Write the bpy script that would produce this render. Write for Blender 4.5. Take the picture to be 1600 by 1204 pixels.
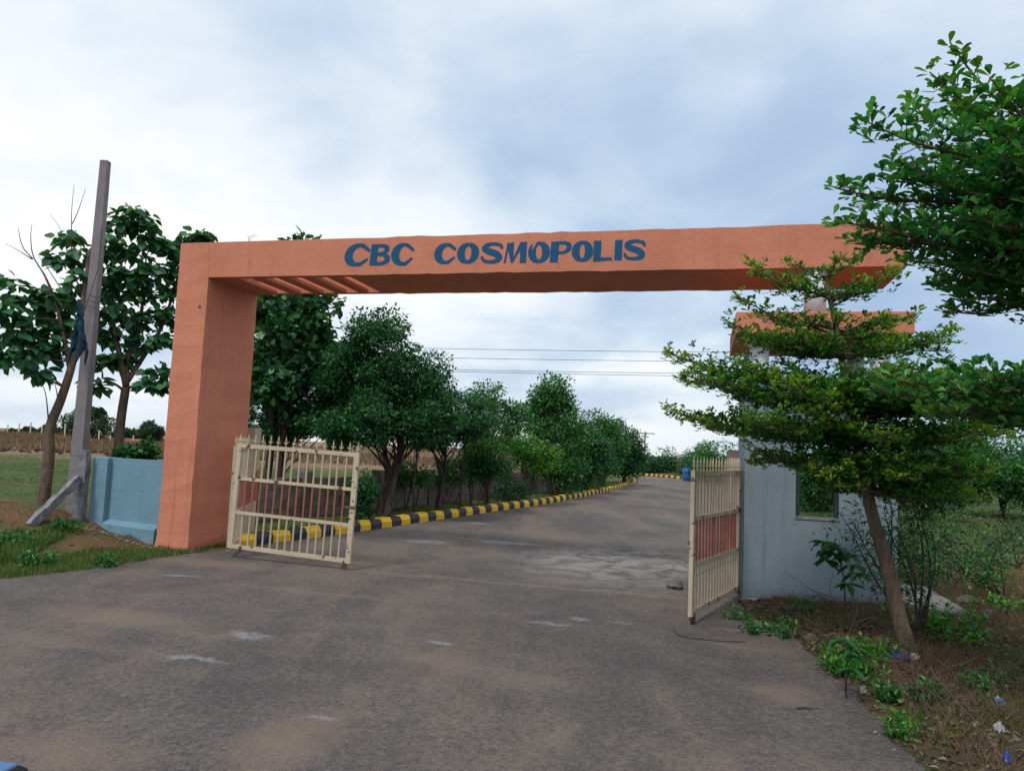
import bpy, math, random
import numpy as np
from mathutils import Vector, Matrix, Quaternion

for o in list(bpy.data.objects):
    bpy.data.objects.remove(o)
sc = bpy.context.scene
COL = sc.collection
R = math.radians
rng = np.random.default_rng(7)
random.seed(7)

# ------------------------------------------------------------------ camera
F_PX, CAM_H = 1185.0, 1.65
PITCH, ROLL = math.atan(100 / 1185.0), 0.043
cam_d = bpy.data.cameras.new('camera')
cam_d.sensor_width = 36.0
cam_d.lens = F_PX / 1600 * 36
cam_d.clip_start = 0.05
cam_d.clip_end = 3000
cam = bpy.data.objects.new('camera', cam_d)
COL.objects.link(cam)
cam.matrix_world = Matrix.Translation((0, 0, CAM_H)) @ Matrix.Rotation(math.pi / 2 + PITCH, 4, 'X') @ Matrix.Rotation(ROLL, 4, 'Z')
sc.camera = cam

# ------------------------------------------------------------------ view, sky, sun
sc.render.resolution_x, sc.render.resolution_y = 1024, 770
sc.view_settings.view_transform = 'Standard'
sc.view_settings.look = 'None'
sc.view_settings.gamma = 1
sc.view_settings.use_curve_mapping = False
sc.view_settings.exposure = 0.32
SUN_AZ, SUN_EL = R(215), R(52)       # compass direction the light comes from (0 = +Y, clockwise)
sun_vec = Vector((math.sin(SUN_AZ) * math.cos(SUN_EL), math.cos(SUN_AZ) * math.cos(SUN_EL), math.sin(SUN_EL)))
sun_d = bpy.data.lights.new('sun', 'SUN')
sun_d.energy = 1.5
sun_d.angle = R(10)
sun_d.color = (1.0, 0.95, 0.87)
sun = bpy.data.objects.new('sun', sun_d)
COL.objects.link(sun)
sun.rotation_euler = (-sun_vec).to_track_quat('-Z', 'Y').to_euler()

world = bpy.data.worlds.new('World')
sc.world = world
world.use_nodes = True
wt = world.node_tree
wt.nodes.clear()


def nd(t, kind, **kw):
    n = t.nodes.new(kind)
    for k, v in kw.items():
        setattr(n, k, v)
    return n


def ramp(t, fac, stops, interp='LINEAR'):
    n = t.nodes.new('ShaderNodeValToRGB')
    n.color_ramp.interpolation = interp
    el = n.color_ramp.elements
    while len(el) > 1:
        el.remove(el[-1])
    el[0].position = stops[0][0]
    c = stops[0][1]
    el[0].color = (*c, 1) if len(c) == 3 else c
    for p, c in stops[1:]:
        e = el.new(p)
        e.color = (*c, 1) if len(c) == 3 else c
    if fac is not None:
        t.links.new(fac, n.inputs[0])
    return n.outputs[0]


def noise(t, vec, scale, detail=4, rough=0.5, dist=0.0):
    n = nd(t, 'ShaderNodeTexNoise')
    n.inputs['Scale'].default_value = scale
    n.inputs['Detail'].default_value = detail
    n.inputs['Roughness'].default_value = rough
    n.inputs['Distortion'].default_value = dist
    if vec is not None:
        t.links.new(vec, n.inputs['Vector'])
    return n.outputs['Fac']


def mathn(t, op, a, b=None, clamp=False):
    n = nd(t, 'ShaderNodeMath', operation=op, use_clamp=clamp)
    for i, v in enumerate((a, b)):
        if v is None:
            continue
        if isinstance(v, (int, float)):
            n.inputs[i].default_value = v
        else:
            t.links.new(v, n.inputs[i])
    return n.outputs[0]


def mixc(t, fac, a, b, mode='MIX'):
    n = nd(t, 'ShaderNodeMix', data_type='RGBA', blend_type=mode)
    for i, v in ((0, fac), (6, a), (7, b)):
        if isinstance(v, (int, float)):
            n.inputs[i].default_value = v
        elif isinstance(v, tuple):
            n.inputs[i].default_value = (*v, 1)
        else:
            t.links.new(v, n.inputs[i])
    return n.outputs[2]


def mapping(t, vec, loc=(0, 0, 0), rot=(0, 0, 0), scale=(1, 1, 1)):
    n = nd(t, 'ShaderNodeMapping')
    n.inputs['Location'].default_value = loc
    n.inputs['Rotation'].default_value = rot
    n.inputs['Scale'].default_value = scale
    t.links.new(vec, n.inputs['Vector'])
    return n.outputs[0]


def build_world(t):
    out = nd(t, 'ShaderNodeOutputWorld')
    sky = nd(t, 'ShaderNodeTexSky', sky_type='NISHITA', sun_disc=False)
    sky.sun_elevation = SUN_EL
    sky.sun_rotation = SUN_AZ
    sky.air_density = 1.2
    sky.dust_density = 1.5
    b1 = nd(t, 'ShaderNodeBackground')
    b1.inputs[1].default_value = 0.1
    t.links.new(sky.outputs[0], b1.inputs[0])
    tc = nd(t, 'ShaderNodeTexCoord')
    sep = nd(t, 'ShaderNodeSeparateXYZ')
    t.links.new(tc.outputs['Generated'], sep.inputs[0])
    z = mathn(t, 'MAXIMUM', sep.outputs[2], 0.0)
    den = mathn(t, 'ADD', z, 0.22)
    cx = mathn(t, 'DIVIDE', sep.outputs[0], den)
    cy = mathn(t, 'DIVIDE', sep.outputs[1], den)
    cmb = nd(t, 'ShaderNodeCombineXYZ')
    t.links.new(cx, cmb.inputs[0])
    t.links.new(cy, cmb.inputs[1])
    v = mapping(t, cmb.outputs[0], loc=(2.8561, -2.8444, 5.2028), rot=(0, 0, 0.5), scale=(1, 1, 1))
    n1 = noise(t, v, 0.62, 3, 0.5, 0.25)       # broad sheets of cloud
    n2 = noise(t, mapping(t, v, loc=(5, 2, 0)), 2.2, 6, 0.55, 0.35)
    n3 = noise(t, mapping(t, v, loc=(1, 7, 0)), 6.0, 5, 0.6, 0.2)
    s = mathn(t, 'ADD', mathn(t, 'MULTIPLY', n1, 0.76), mathn(t, 'ADD', mathn(t, 'MULTIPLY', n2, 0.19), mathn(t, 'MULTIPLY', n3, 0.05)))
    c = ramp(t, s, [(0.36, (0.37, 0.50, 0.70)), (0.42, (0.44, 0.575, 0.765)), (0.475, (0.60, 0.72, 0.86)), (0.54, (0.87, 0.92, 0.97)), (0.62, (1.03, 1.03, 1.03))])
    # thin bright air right above the horizon
    hz = ramp(t, z, [(0.0, (1, 1, 1)), (0.12, (0, 0, 0))], 'EASE')
    c = mixc(t, mathn(t, 'MULTIPLY', hz, 0.45), c, (0.74, 0.83, 0.91))
    b2 = nd(t, 'ShaderNodeBackground')
    b2.inputs[1].default_value = 0.86
    t.links.new(c, b2.inputs[0])
    mx = nd(t, 'ShaderNodeMixShader')
    mx.inputs[0].default_value = 0.92
    t.links.new(b1.outputs[0], mx.inputs[1])
    t.links.new(b2.outputs[0], mx.inputs[2])
    t.links.new(mx.outputs[0], out.inputs[0])


build_world(wt)

# ------------------------------------------------------------------ picture-to-place helpers
_p, _r = PITCH, ROLL
_r0 = np.array([1, 0, 0.]); _u0 = np.array([0, -math.sin(_p), math.cos(_p)]); C_D = np.array([0, math.cos(_p), math.sin(_p)])
C_R = _r0 * math.cos(_r) + _u0 * math.sin(_r)
C_U = -_r0 * math.sin(_r) + _u0 * math.cos(_r)


def ray(x, y):
    return C_R * (x - 800) / F_PX + C_U * (602 - y) / F_PX + C_D


def at(x, y, Y):
    """point at forward distance Y seen at photo position (x, y)"""
    v = ray(x, y); t = Y / v[1]
    return np.array([v[0] * t, Y, CAM_H + v[2] * t])


def gnd(x, y, z=0.0):
    v = ray(x, y); t = (z - CAM_H) / v[2]
    return np.array([v[0] * t, v[1] * t, z])


# ------------------------------------------------------------------ materials
def mat_base(name):
    m = bpy.data.materials.new(name)
    m.use_nodes = True
    t = m.node_tree
    t.nodes.clear()
    out = nd(t, 'ShaderNodeOutputMaterial')
    b = nd(t, 'ShaderNodeBsdfPrincipled')
    t.links.new(b.outputs[0], out.inputs[0])
    tc = nd(t, 'ShaderNodeTexCoord')
    return m, t, b, out, tc.outputs['Object']


def set_col(t, b, c):
    if isinstance(c, tuple):
        b.inputs['Base Color'].default_value = (*c, 1)
    else:
        t.links.new(c, b.inputs['Base Color'])


def bump(t, b, h, strength=0.5, dist=0.01, prev=None):
    n = nd(t, 'ShaderNodeBump')
    n.inputs['Strength'].default_value = strength
    n.inputs['Distance'].default_value = dist
    t.links.new(h, n.inputs['Height'])
    if prev is not None:
        t.links.new(prev, n.inputs['Normal'])
    t.links.new(n.outputs[0], b.inputs['Normal'])
    return n.outputs[0]


def m_plaster(name, col, stretch=(1, 1, 1), rough=0.85, var=0.12, bstr=0.8, stain=None, bd=0.012):
    m, t, b, out, v = mat_base(name)
    n1 = noise(t, v, 1.1, 5, 0.6)
    n2 = noise(t, mapping(t, v, scale=stretch), 38, 5, 0.65, 0.4)
    n3 = noise(t, mapping(t, v, scale=stretch), 9, 4, 0.6)
    hi = tuple(min(1, c * (1 + var)) for c in col)
    lo = tuple(c * (1 - var) for c in col)
    c = ramp(t, n1, [(0.3, lo), (0.7, hi)])
    c = mixc(t, mathn(t, 'MULTIPLY', ramp(t, n2, [(0.35, (1, 1, 1)), (0.55, (0, 0, 0))]), 0.25), c, tuple(x * 0.7 for x in col))
    if stain:
        f = ramp(t, noise(t, mapping(t, v, scale=(2.2, 2.2, 0.35)), 1.6, 5, 0.65, 0.3), [(0.52, (0, 0, 0)), (0.75, (1, 1, 1))])
        c = mixc(t, mathn(t, 'MULTIPLY', f, 0.5), c, stain)
        sk = ramp(t, noise(t, mapping(t, v, scale=(1, 1, 0.06)), 7, 5, 0.7, 0.2), [(0.56, (0, 0, 0)), (0.72, (1, 1, 1))])
        c = mixc(t, mathn(t, 'MULTIPLY', sk, 0.45), c, tuple(x * 0.72 for x in stain))
        pt = ramp(t, noise(t, v, 4.5, 8, 0.75, 0.8), [(0.64, (0, 0, 0)), (0.70, (1, 1, 1))])
        c = mixc(t, mathn(t, 'MULTIPLY', pt, 0.35), c, tuple(min(1, x * 1.35) for x in stain))
    set_col(t, b, c)
    b.inputs['Roughness'].default_value = rough
    b.inputs['Specular IOR Level'].default_value = 0.2
    h = mathn(t, 'ADD', mathn(t, 'MULTIPLY', n2, 0.6), mathn(t, 'MULTIPLY', n3, 0.8))
    bump(t, b, h, bstr, bd)
    return m


def m_paint_metal(name, col, rust=(0.09, 0.045, 0.025), amount=0.62):
    m, t, b, out, v = mat_base(name)
    n1 = noise(t, v, 9, 5, 0.6)
    n2 = noise(t, v, 2.5, 3, 0.5)
    c = ramp(t, n2, [(0.3, tuple(x * 0.82 for x in col)), (0.7, col)])
    f = ramp(t, n1, [(amount, (0, 0, 0)), (amount + 0.03, (1, 1, 1))])
    c = mixc(t, f, c, rust)
    f2 = ramp(t, noise(t, v, 26, 4, 0.6), [(0.55, (0, 0, 0)), (0.75, (1, 1, 1))])
    c = mixc(t, mathn(t, 'MULTIPLY', f2, 0.25), c, tuple(x * 0.55 for x in col))
    set_col(t, b, c)
    b.inputs['Roughness'].default_value = 0.5
    bump(t, b, n1, 0.15, 0.004)
    return m


def m_plain(name, col, rough=0.7, var=0.15, scale=8, bstr=0.3, spec=0.3, metallic=0):
    m, t, b, out, v = mat_base(name)
    n1 = noise(t, v, scale, 5, 0.6)
    set_col(t, b, ramp(t, n1, [(0.3, tuple(x * (1 - var) for x in col)), (0.7, tuple(min(1, x * (1 + var)) for x in col))]))
    b.inputs['Roughness'].default_value = rough
    b.inputs['Specular IOR Level'].default_value = spec
    b.inputs['Metallic'].default_value = metallic
    if bstr:
        bump(t, b, noise(t, v, scale * 4, 5, 0.6), bstr, 0.01)
    return m


def m_bark(name, col, lo=None):
    m, t, b, out, v = mat_base(name)
    lo = lo or tuple(x * 0.45 for x in col)
    n1 = noise(t, mapping(t, v, scale=(1, 1, 0.22)), 22, 5, 0.65, 0.4)
    n2 = noise(t, v, 3, 4, 0.6)
    c = ramp(t, n1, [(0.35, lo), (0.62, col)])
    c = mixc(t, mathn(t, 'MULTIPLY', ramp(t, n2, [(0.45, (0, 0, 0)), (0.7, (1, 1, 1))]), 0.5), c, tuple(min(1, x * 1.35) for x in col))
    set_col(t, b, c)
    b.inputs['Roughness'].default_value = 0.9
    b.inputs['Specular IOR Level'].default_value = 0.15
    bump(t, b, n1, 0.6, 0.015)
    return m


def m_leaf(name, stops, young=None, trans=0.3, rough=0.45, spec=0.35):
    """leaf colour differs from leaf to leaf; 'young' new leaves at the twig tips are yellower"""
    m, t, b, out, v = mat_base(name)
    g = nd(t, 'ShaderNodeNewGeometry')
    c = ramp(t, g.outputs['Random Per Island'], stops)
    oi = nd(t, 'ShaderNodeObjectInfo')
    c = mixc(t, mathn(t, 'MULTIPLY', oi.outputs['Random'], 0.35), c, mixc(t, 1.0, c, (0.6, 0.8, 0.75), 'MULTIPLY'))
    if young:
        a = nd(t, 'ShaderNodeAttribute', attribute_name='young')
        c = mixc(t, a.outputs['Fac'], c, young)
    set_col(t, b, c)
    b.inputs['Roughness'].default_value = rough
    b.inputs['Specular IOR Level'].default_value = spec
    tr = nd(t, 'ShaderNodeBsdfTranslucent')
    t.links.new(mixc(t, 1.0, c, (1.3, 1.5, 0.5), 'MULTIPLY'), tr.inputs[0])
    mx = nd(t, 'ShaderNodeMixShader')
    mx.inputs[0].default_value = trans
    t.links.new(b.outputs[0], mx.inputs[1])
    t.links.new(tr.outputs[0], mx.inputs[2])
    t.links.new(mx.outputs[0], out.inputs[0])
    return m


M = {}
M['orange'] = m_plaster('orange_plaster', (0.58, 0.222, 0.138), (0.7, 1, 1.15), bstr=0.75, stain=(0.43, 0.165, 0.11))
M['letter'] = m_plain('blue_lettering_paint', (0.004, 0.078, 0.175), 0.75, 0.12, 14, 0.35)
M['booth'] = m_plaster('grey_blue_plaster', (0.215, 0.27, 0.305), (1.6, 1.6, 0.35), bstr=0.7, stain=(0.17, 0.215, 0.24))
M['blue'] = m_plaster('pale_blue_plaster', (0.175, 0.31, 0.395), (1, 1, 1.3), bstr=1.0, stain=(0.13, 0.24, 0.29))
M['white'] = m_plaster('white_column_paint', (0.62, 0.65, 0.68), (1, 1, .4), bstr=0.2, var=0.06)
M['cream'] = m_paint_metal('cream_metal_paint', (0.54, 0.445, 0.315), amount=0.60)
M['redband'] = m_paint_metal('faded_red_metal_paint', (0.36, 0.12, 0.08), amount=0.62)
M['pier'] = m_plaster('cream_pier_plaster', (0.50, 0.38, 0.27), bstr=0.5, stain=(0.20, 0.15, 0.12))
M['pierred'] = m_plaster('red_pier_paint', (0.40, 0.13, 0.085), bstr=0.5, stain=(0.34, 0.17, 0.12))
M['rust'] = m_plain('rusty_iron', (0.12, 0.07, 0.05), 0.7, 0.4, 30, 0.3)
M['concrete'] = m_plain('pole_concrete', (0.21, 0.195, 0.205), 0.85, 0.15, 5, 0.4)
M['plinth'] = m_plain('rough_cement', (0.22, 0.205, 0.19), 0.9, 0.3, 6, 0.9)
M['granite'] = m_plain('rough_grey_granite', (0.19, 0.19, 0.21), 0.85, 0.5, 9, 1.0)
M['block'] = m_plain('cement_block', (0.135, 0.115, 0.10), 0.92, 0.45, 2.2, 0.9)
M['mortar'] = m_plain('cement_mortar', (0.10, 0.088, 0.078), 0.95, 0.2, 6, 0.5)
M['kyellow'] = m_plain('kerb_yellow_paint', (0.70, 0.42, 0.015), 0.65, 0.22, 7, 0.5)
M['kblack'] = m_plain('kerb_black_paint', (0.022, 0.028, 0.042), 0.6, 0.35, 7, 0.5)
M['bark'] = m_bark('grey_brown_bark', (0.16, 0.115, 0.085))
M['barkd'] = m_bark('dark_bark', (0.085, 0.06, 0.05))
M['barkh'] = m_bark('pale_smooth_bark', (0.155, 0.112, 0.08), (0.075, 0.055, 0.04))
M['twig'] = m_plain('dry_twig', (0.085, 0.06, 0.045), 0.9, 0.4, 12, 0)
M['cable'] = m_plain('dark_cable', (0.05, 0.05, 0.055), 0.6, 0.1, 5, 0)
M['rag'] = m_plain('dark_blue_rag', (0.008, 0.035, 0.06), 0.8, 0.5, 6, 0.2)
M['bluep'] = m_plain('blue_plastic', (0.02, 0.10, 0.36), 0.4, 0.1, 6, 0)
M['blackp'] = m_plain('black_rubber', (0.015, 0.015, 0.018), 0.6, 0.2, 6, 0)
M['paleb'] = m_plain('pale_blue_sheet_metal', (0.07, 0.16, 0.33), 0.45, 0.08, 6, 0)
M['frame'] = m_plain('dark_window_frame', (0.035, 0.045, 0.055), 0.5, 0.2, 6, 0)
M['wood'] = m_plain('brown_wood_post', (0.16, 0.085, 0.05), 0.8, 0.3, 14, 0.3)
M['paper'] = m_plain('crumpled_white_paper', (0.36, 0.35, 0.33), 0.8, 0.15, 9, 0.2)
M['stone'] = m_plain('rubble_stone', (0.14, 0.12, 0.105), 0.9, 0.35, 7, 0.8)
M['post'] = m_plain('whitewashed_post', (0.5, 0.5, 0.48), 0.9, 0.2, 7, 0)

M['leaf_hero'] = m_leaf('small_obovate_leaf', [(0, (0.016, 0.068, 0.015)), (0.6, (0.041, 0.173, 0.032)), (1, (0.131, 0.370, 0.061))], (0.26, 0.36, 0.03), 0.34)
M['leaf_near'] = m_leaf('glossy_obovate_leaf', [(0, (0.015, 0.076, 0.029)), (0.6, (0.039, 0.190, 0.056)), (1, (0.141, 0.434, 0.117))], (0.20, 0.33, 0.04), 0.34, 0.38)
M['leaf_teak'] = m_leaf('broad_teak_leaf', [(0, (0.017, 0.067, 0.035)), (0.6, (0.040, 0.144, 0.066)), (1, (0.145, 0.326, 0.109))], None, 0.25, 0.5)
M['leaf_a'] = m_leaf('dark_avenue_leaf', [(0, (0.009, 0.047, 0.023)), (0.6, (0.026, 0.118, 0.046)), (1, (0.089, 0.277, 0.072))], None, 0.25, 0.5)
M['leaf_b'] = m_leaf('mid_green_avenue_leaf', [(0, (0.015, 0.068, 0.020)), (0.6, (0.041, 0.160, 0.042)), (1, (0.143, 0.367, 0.071))], None, 0.28, 0.5)
M['leaf_c'] = m_leaf('bright_young_leaf', [(0, (0.021, 0.091, 0.013)), (0.6, (0.060, 0.205, 0.026)), (1, (0.199, 0.436, 0.049))], None, 0.32, 0.5)
M['leaf_far'] = m_leaf('far_scrub_leaf', [(0, (0.022, 0.050, 0.029)), (0.6, (0.039, 0.077, 0.039)), (1, (0.061, 0.105, 0.044))], None, 0.2, 0.7)
M['leaf_sap'] = m_leaf('fresh_sapling_leaf', [(0, (0.014, 0.083, 0.025)), (1, (0.033, 0.144, 0.033))], None, 0.25, 0.4)
M['grass'] = m_leaf('grass_blade', [(0, (0.026, 0.066, 0.014)), (0.6, (0.069, 0.150, 0.027)), (1, (0.250, 0.290, 0.072))], None, 0.25, 0.6)
M['drygrass'] = m_leaf('dry_grass_blade', [(0, (0.12, 0.075, 0.05)), (0.6, (0.185, 0.115, 0.075)), (1, (0.25, 0.165, 0.105))], None, 0.2, 0.8)
M['litter'] = m_leaf('dead_leaf', [(0, (0.045, 0.032, 0.025)), (0.5, (0.11, 0.075, 0.05)), (0.85, (0.18, 0.14, 0.10)), (1, (0.30, 0.27, 0.23))], None, 0.05, 0.85, 0.15)
M['flower'] = m_leaf('red_flower', [(0, (0.30, 0.02, 0.015)), (1, (0.5, 0.06, 0.02))], None, 0.2, 0.6)


def m_glass():
    m, t, b, out, v = mat_base('window_glass')
    b.inputs['Base Color'].default_value = (0.8, 0.86, 0.86, 1)
    b.inputs['Roughness'].default_value = 0.02
    b.inputs['IOR'].default_value = 1.3
    tr = nd(t, 'ShaderNodeBsdfTransparent')
    tr.inputs[0].default_value = (0.80, 0.86, 0.85, 1)
    gl = nd(t, 'ShaderNodeBsdfGlossy')
    gl.inputs[1].default_value = 0.02
    fr = nd(t, 'ShaderNodeFresnel')
    fr.inputs[0].default_value = 1.4
    mx = nd(t, 'ShaderNodeMixShader')
    t.links.new(fr.outputs[0], mx.inputs[0])
    t.links.new(tr.outputs[0], mx.inputs[1])
    t.links.new(gl.outputs[0], mx.inputs[2])
    t.links.new(mx.outputs[0], out.inputs[0])
    return m


M['glass'] = m_glass()


# ------------------------------------------------------------------ mesh helpers
class MB:
    def __init__(s):
        s.v = []; s.f = []; s.mi = []

    def add(s, verts, faces, mi=0):
        o = len(s.v)
        s.v += [tuple(float(c) for c in p) for p in verts]
        for f in faces:
            s.f.append(tuple(i + o for i in f)); s.mi.append(mi)
        return s

    def box(s, x0, y0, z0, x1, y1, z1, mi=0, ch=0.0):
        if ch <= 0:
            vs = [(x0, y0, z0), (x1, y0, z0), (x1, y1, z0), (x0, y1, z0), (x0, y0, z1), (x1, y0, z1), (x1, y1, z1), (x0, y1, z1)]
            return s.add(vs, [(3, 2, 1, 0), (4, 5, 6, 7), (0, 1, 5, 4), (1, 2, 6, 5), (2, 3, 7, 6), (3, 0, 4, 7)], mi)
        c = ch
        vs = []
        for (z, q) in ((z0, c), (z0 + c, 0), (z1 - c, 0), (z1, c)):
            vs += [(x0 + c if False else x0 + q, y0 + q, z), (x1 - q, y0 + q, z), (x1 - q, y1 - q, z), (x0 + q, y1 - q, z)]
        fs = [(3, 2, 1, 0), (12, 13, 14, 15)]
        for k in range(3):
            a = k * 4
            for i in range(4):
                j = (i + 1) % 4
                fs.append((a + i, a + j, a + 4 + j, a + 4 + i))
        return s.add(vs, fs, mi)

    def tube(s, path, radii, n=8, caps=True, mi=0, sq=False):
        P = [np.array(p, float) for p in path]
        if isinstance(radii, (int, float)):
            radii = [radii] * len(P)
        o = len(s.v)
        up = np.array([0, 0, 1.0])
        prev = None
        for i, p in enumerate(P):
            d = P[min(i + 1, len(P) - 1)] - P[max(i - 1, 0)]
            d = d / (np.linalg.norm(d) + 1e-9)
            if prev is None:
                a = np.cross(d, up)
                if np.linalg.norm(a) < 0.2:
                    a = np.array([1.0, 0, 0]) - d * d[0]
            else:
                a = prev - d * (prev @ d)
            a = a / (np.linalg.norm(a) + 1e-9)
            prev = a
            b = np.cross(d, a)
            for k in range(n):
                t = 2 * math.pi * (k + (0.5 if sq else 0)) / n
                s.v.append(tuple(p + radii[i] * (a * math.cos(t) + b * math.sin(t))))
        for i in range(len(P) - 1):
            for k in range(n):
                k2 = (k + 1) % n
                s.f.append((o + i * n + k, o + i * n + k2, o + (i + 1) * n + k2, o + (i + 1) * n + k)); s.mi.append(mi)
        if caps:
            s.f.append(tuple(o + k for k in range(n - 1, -1, -1))); s.mi.append(mi)
            e = o + (len(P) - 1) * n
            s.f.append(tuple(e + k for k in range(n))); s.mi.append(mi)
        return s

    def mesh(s, name, mats, smooth=False):
        me = bpy.data.meshes.new(name)
        me.from_pydata(s.v, [], s.f)
        for m in (mats if isinstance(mats, (list, tuple)) else [mats]):
            me.materials.append(m)
        if any(s.mi):
            me.polygons.foreach_set('material_index', s.mi)
        if smooth:
            me.polygons.foreach_set('use_smooth', [True] * len(me.polygons))
        me.update()
        return me

    def build(s, name, mats, parent=None, smooth=False):
        return link(name, s.mesh(name, mats, smooth), parent)


def link(name, me, parent=None):
    o = bpy.data.objects.new(name, me)
    COL.objects.link(o)
    if parent is not None:
        o.parent = parent
    return o


def tag(o, label, cat, group=None):
    o['label'] = label
    o['category'] = cat
    if group:
        o['group'] = group
    return o


def thing(name, label, cat, loc=(0, 0, 0), rz=0.0, group=None):
    o = bpy.data.objects.new(name, None)
    o.empty_display_size = 0.2
    COL.objects.link(o)
    o.location = [float(c) for c in loc]
    o.rotation_euler = (0, 0, rz)
    return tag(o, label, cat, group)


def structure(o):
    o['kind'] = 'structure'
    return o


def stuff(o, label=None, cat=None):
    o['kind'] = 'stuff'
    if label:
        o['label'] = label
        o['category'] = cat
    return o


def copy_tree(o, parent=None):
    c = o.copy()
    COL.objects.link(c)
    c.parent = parent
    for ch in list(o.children):
        copy_tree(ch, c)
    return c


def np_mesh(name, V, Fq, mat, attr=None):
    """mesh from numpy verts and a (n,k) face array"""
    me = bpy.data.meshes.new(name)
    n, k = Fq.shape
    me.vertices.add(len(V))
    me.vertices.foreach_set('co', np.ascontiguousarray(V, dtype=np.float32).ravel())
    me.loops.add(n * k)
    me.loops.foreach_set('vertex_index', np.ascontiguousarray(Fq, dtype=np.int32).ravel())
    me.polygons.add(n)
    me.polygons.foreach_set('loop_start', np.arange(0, n * k, k, dtype=np.int32))
    me.polygons.foreach_set('loop_total', np.full(n, k, dtype=np.int32))
    me.materials.append(mat)
    if attr is not None:
        a = me.attributes.new('young', 'FLOAT', 'POINT')
        a.data.foreach_set('value', np.ascontiguousarray(attr, dtype=np.float32))
    me.update(calc_edges=True)
    return me


def unit(v):
    return v / (np.linalg.norm(v, axis=-1, keepdims=True) + 1e-9)


def leaves(pos, axis, nrm, length, width, shape='diamond', fold=0.18, droop=0.0):
    """vectorised leaves: returns verts, faces (quads or triangles)"""
    n = len(pos)
    axis = unit(axis)
    side = unit(np.cross(axis, nrm))
    nrm = np.cross(side, axis)
    L = np.broadcast_to(np.asarray(length, float), (n,))[:, None]
    W = np.broadcast_to(np.asarray(width, float), (n,))[:, None]
    if shape == 'diamond':
        t = [(0, 0, 0), (0.5, -0.5, fold), (1, 0, -droop), (0.5, 0.5, fold)]
        f = [(0, 1, 2), (0, 2, 3)]
    elif shape == 'obovate':
        t = [(0, 0, 0), (0.36, -0.25, fold * .6), (0.68, -0.46, fold), (0.91, -0.30, fold * .6), (1, 0, -droop), (0.91, 0.30, fold * .6), (0.68, 0.46, fold), (0.36, 0.25, fold * .6)]
        f = [(0, 1, 2, 3, 4), (0, 4, 5, 6, 7)]
    elif shape == 'broad':
        t = [(0, 0, 0), (0.25, -0.42, fold), (0.62, -0.48, fold * .8 - droop * .4), (1, 0, -droop), (0.62, 0.48, fold * .8 - droop * .4), (0.25, 0.42, fold)]
        f = [(0, 1, 2, 3), (0, 3, 4, 5)]
    else:  # blade
        t = [(0, -0.5, 0), (0, 0.5, 0), (1, 0, -droop)]
        f = [(0, 1, 2)]
    k = len(t)
    V = np.zeros((n, k, 3))
    for i, (a, s, h) in enumerate(t):
        V[:, i] = pos + axis * (L * a) + side * (W * s) + nrm * (h * (W if h > 0 else L))
    Fa = np.array(f)[None] + (np.arange(n) * k)[:, None, None]
    return V.reshape(-1, 3), Fa.reshape(-1, len(f[0]))


def rand_dir(n, zmin=-1, zmax=1):
    z = rng.uniform(zmin, zmax, n)
    a = rng.uniform(0, 2 * math.pi, n)
    r = np.sqrt(np.maximum(0, 1 - z * z))
    return np.stack([r * np.cos(a), r * np.sin(a), z], 1)


# ------------------------------------------------------------------ layout
TH = -0.2494
A_ = np.array([math.cos(TH), math.sin(TH)])
N_ = np.array([-math.sin(TH), math.cos(TH)])
ARCH = np.array([-5.042, 11.15])
PW, PD, HB, HT, BL = 0.52, 1.27, 3.985, 4.51, 9.91

KL = [(-3.98, 11.55), (-3.72, 12.2), (-3.34, 12.96), (-2.74, 14.3), (-1.82, 16.6), (-0.52, 19.73), (1.38, 24.38), (3.7, 31.2), (6.6, 41.0), (8.0, 47.5), (7.6, 53), (5, 58), (0, 62), (-12, 67), (-40, 72)]
KR = [(3.45, 11.6), (4.2, 13.2), (5.9, 16.9), (7.9, 21.5), (10.2, 28), (13, 38), (14.6, 46), (14.8, 51), (13.78, 54.6), (12.14, 58.8), (10.56, 62.7), (6, 67.5), (-4, 72), (-40, 80)]


def smooth_path(pts, step):
    """Catmull-Rom through pts, resampled at equal steps"""
    P = np.array(pts, float)
    P = np.vstack([2 * P[0] - P[1], P, 2 * P[-1] - P[-2]])
    out = []
    for i in range(1, len(P) - 2):
        for t in np.linspace(0, 1, 40, endpoint=False):
            a, b, c, d = P[i - 1], P[i], P[i + 1], P[i + 2]
            out.append(0.5 * ((2 * b) + (c - a) * t + (2 * a - 5 * b + 4 * c - d) * t * t + (3 * b - a - 3 * c + d) * t ** 3))
    out.append(P[-2])
    out = np.array(out)
    s = np.concatenate([[0], np.cumsum(np.linalg.norm(np.diff(out, axis=0), axis=1))])
    q = np.append(np.arange(0, s[-1] - step * .3, step), s[-1])
    return np.stack([np.interp(q, s, out[:, k]) for k in range(out.shape[1])], 1)


left_far = smooth_path(KL, 1.0)
right_far = smooth_path(KR, 1.0)
left_near = [(-40, -25), (-13, 1.5), (-7.4, 6.2), (-5.55, 8.44), (-5.02, 9.15), (-4.62, 10.3), (-4.3, 11.0)]
right_near = [(12, -25), (3.0, 0), (2.13, 3.6), (2.32, 4.29), (2.55, 5.54), (2.64, 6.18), (2.72, 7.2), (2.68, 7.85), (2.62, 8.5), (2.9, 9.4), (3.3, 11.0)]
rn = smooth_path(right_near[1:], 0.12)
rn = rn + np.stack([0.035 * np.sin(rn[:, 1] * 9) + rng.normal(0, 0.018, len(rn)), np.zeros(len(rn))], 1)
ln = smooth_path(left_near[1:], 0.15)
ln = ln + rng.normal(0, 0.025, ln.shape)
POLY = np.vstack([[left_near[0]], ln, left_far, right_far[::-1], rn[::-1], [right_near[0]]])


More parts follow.
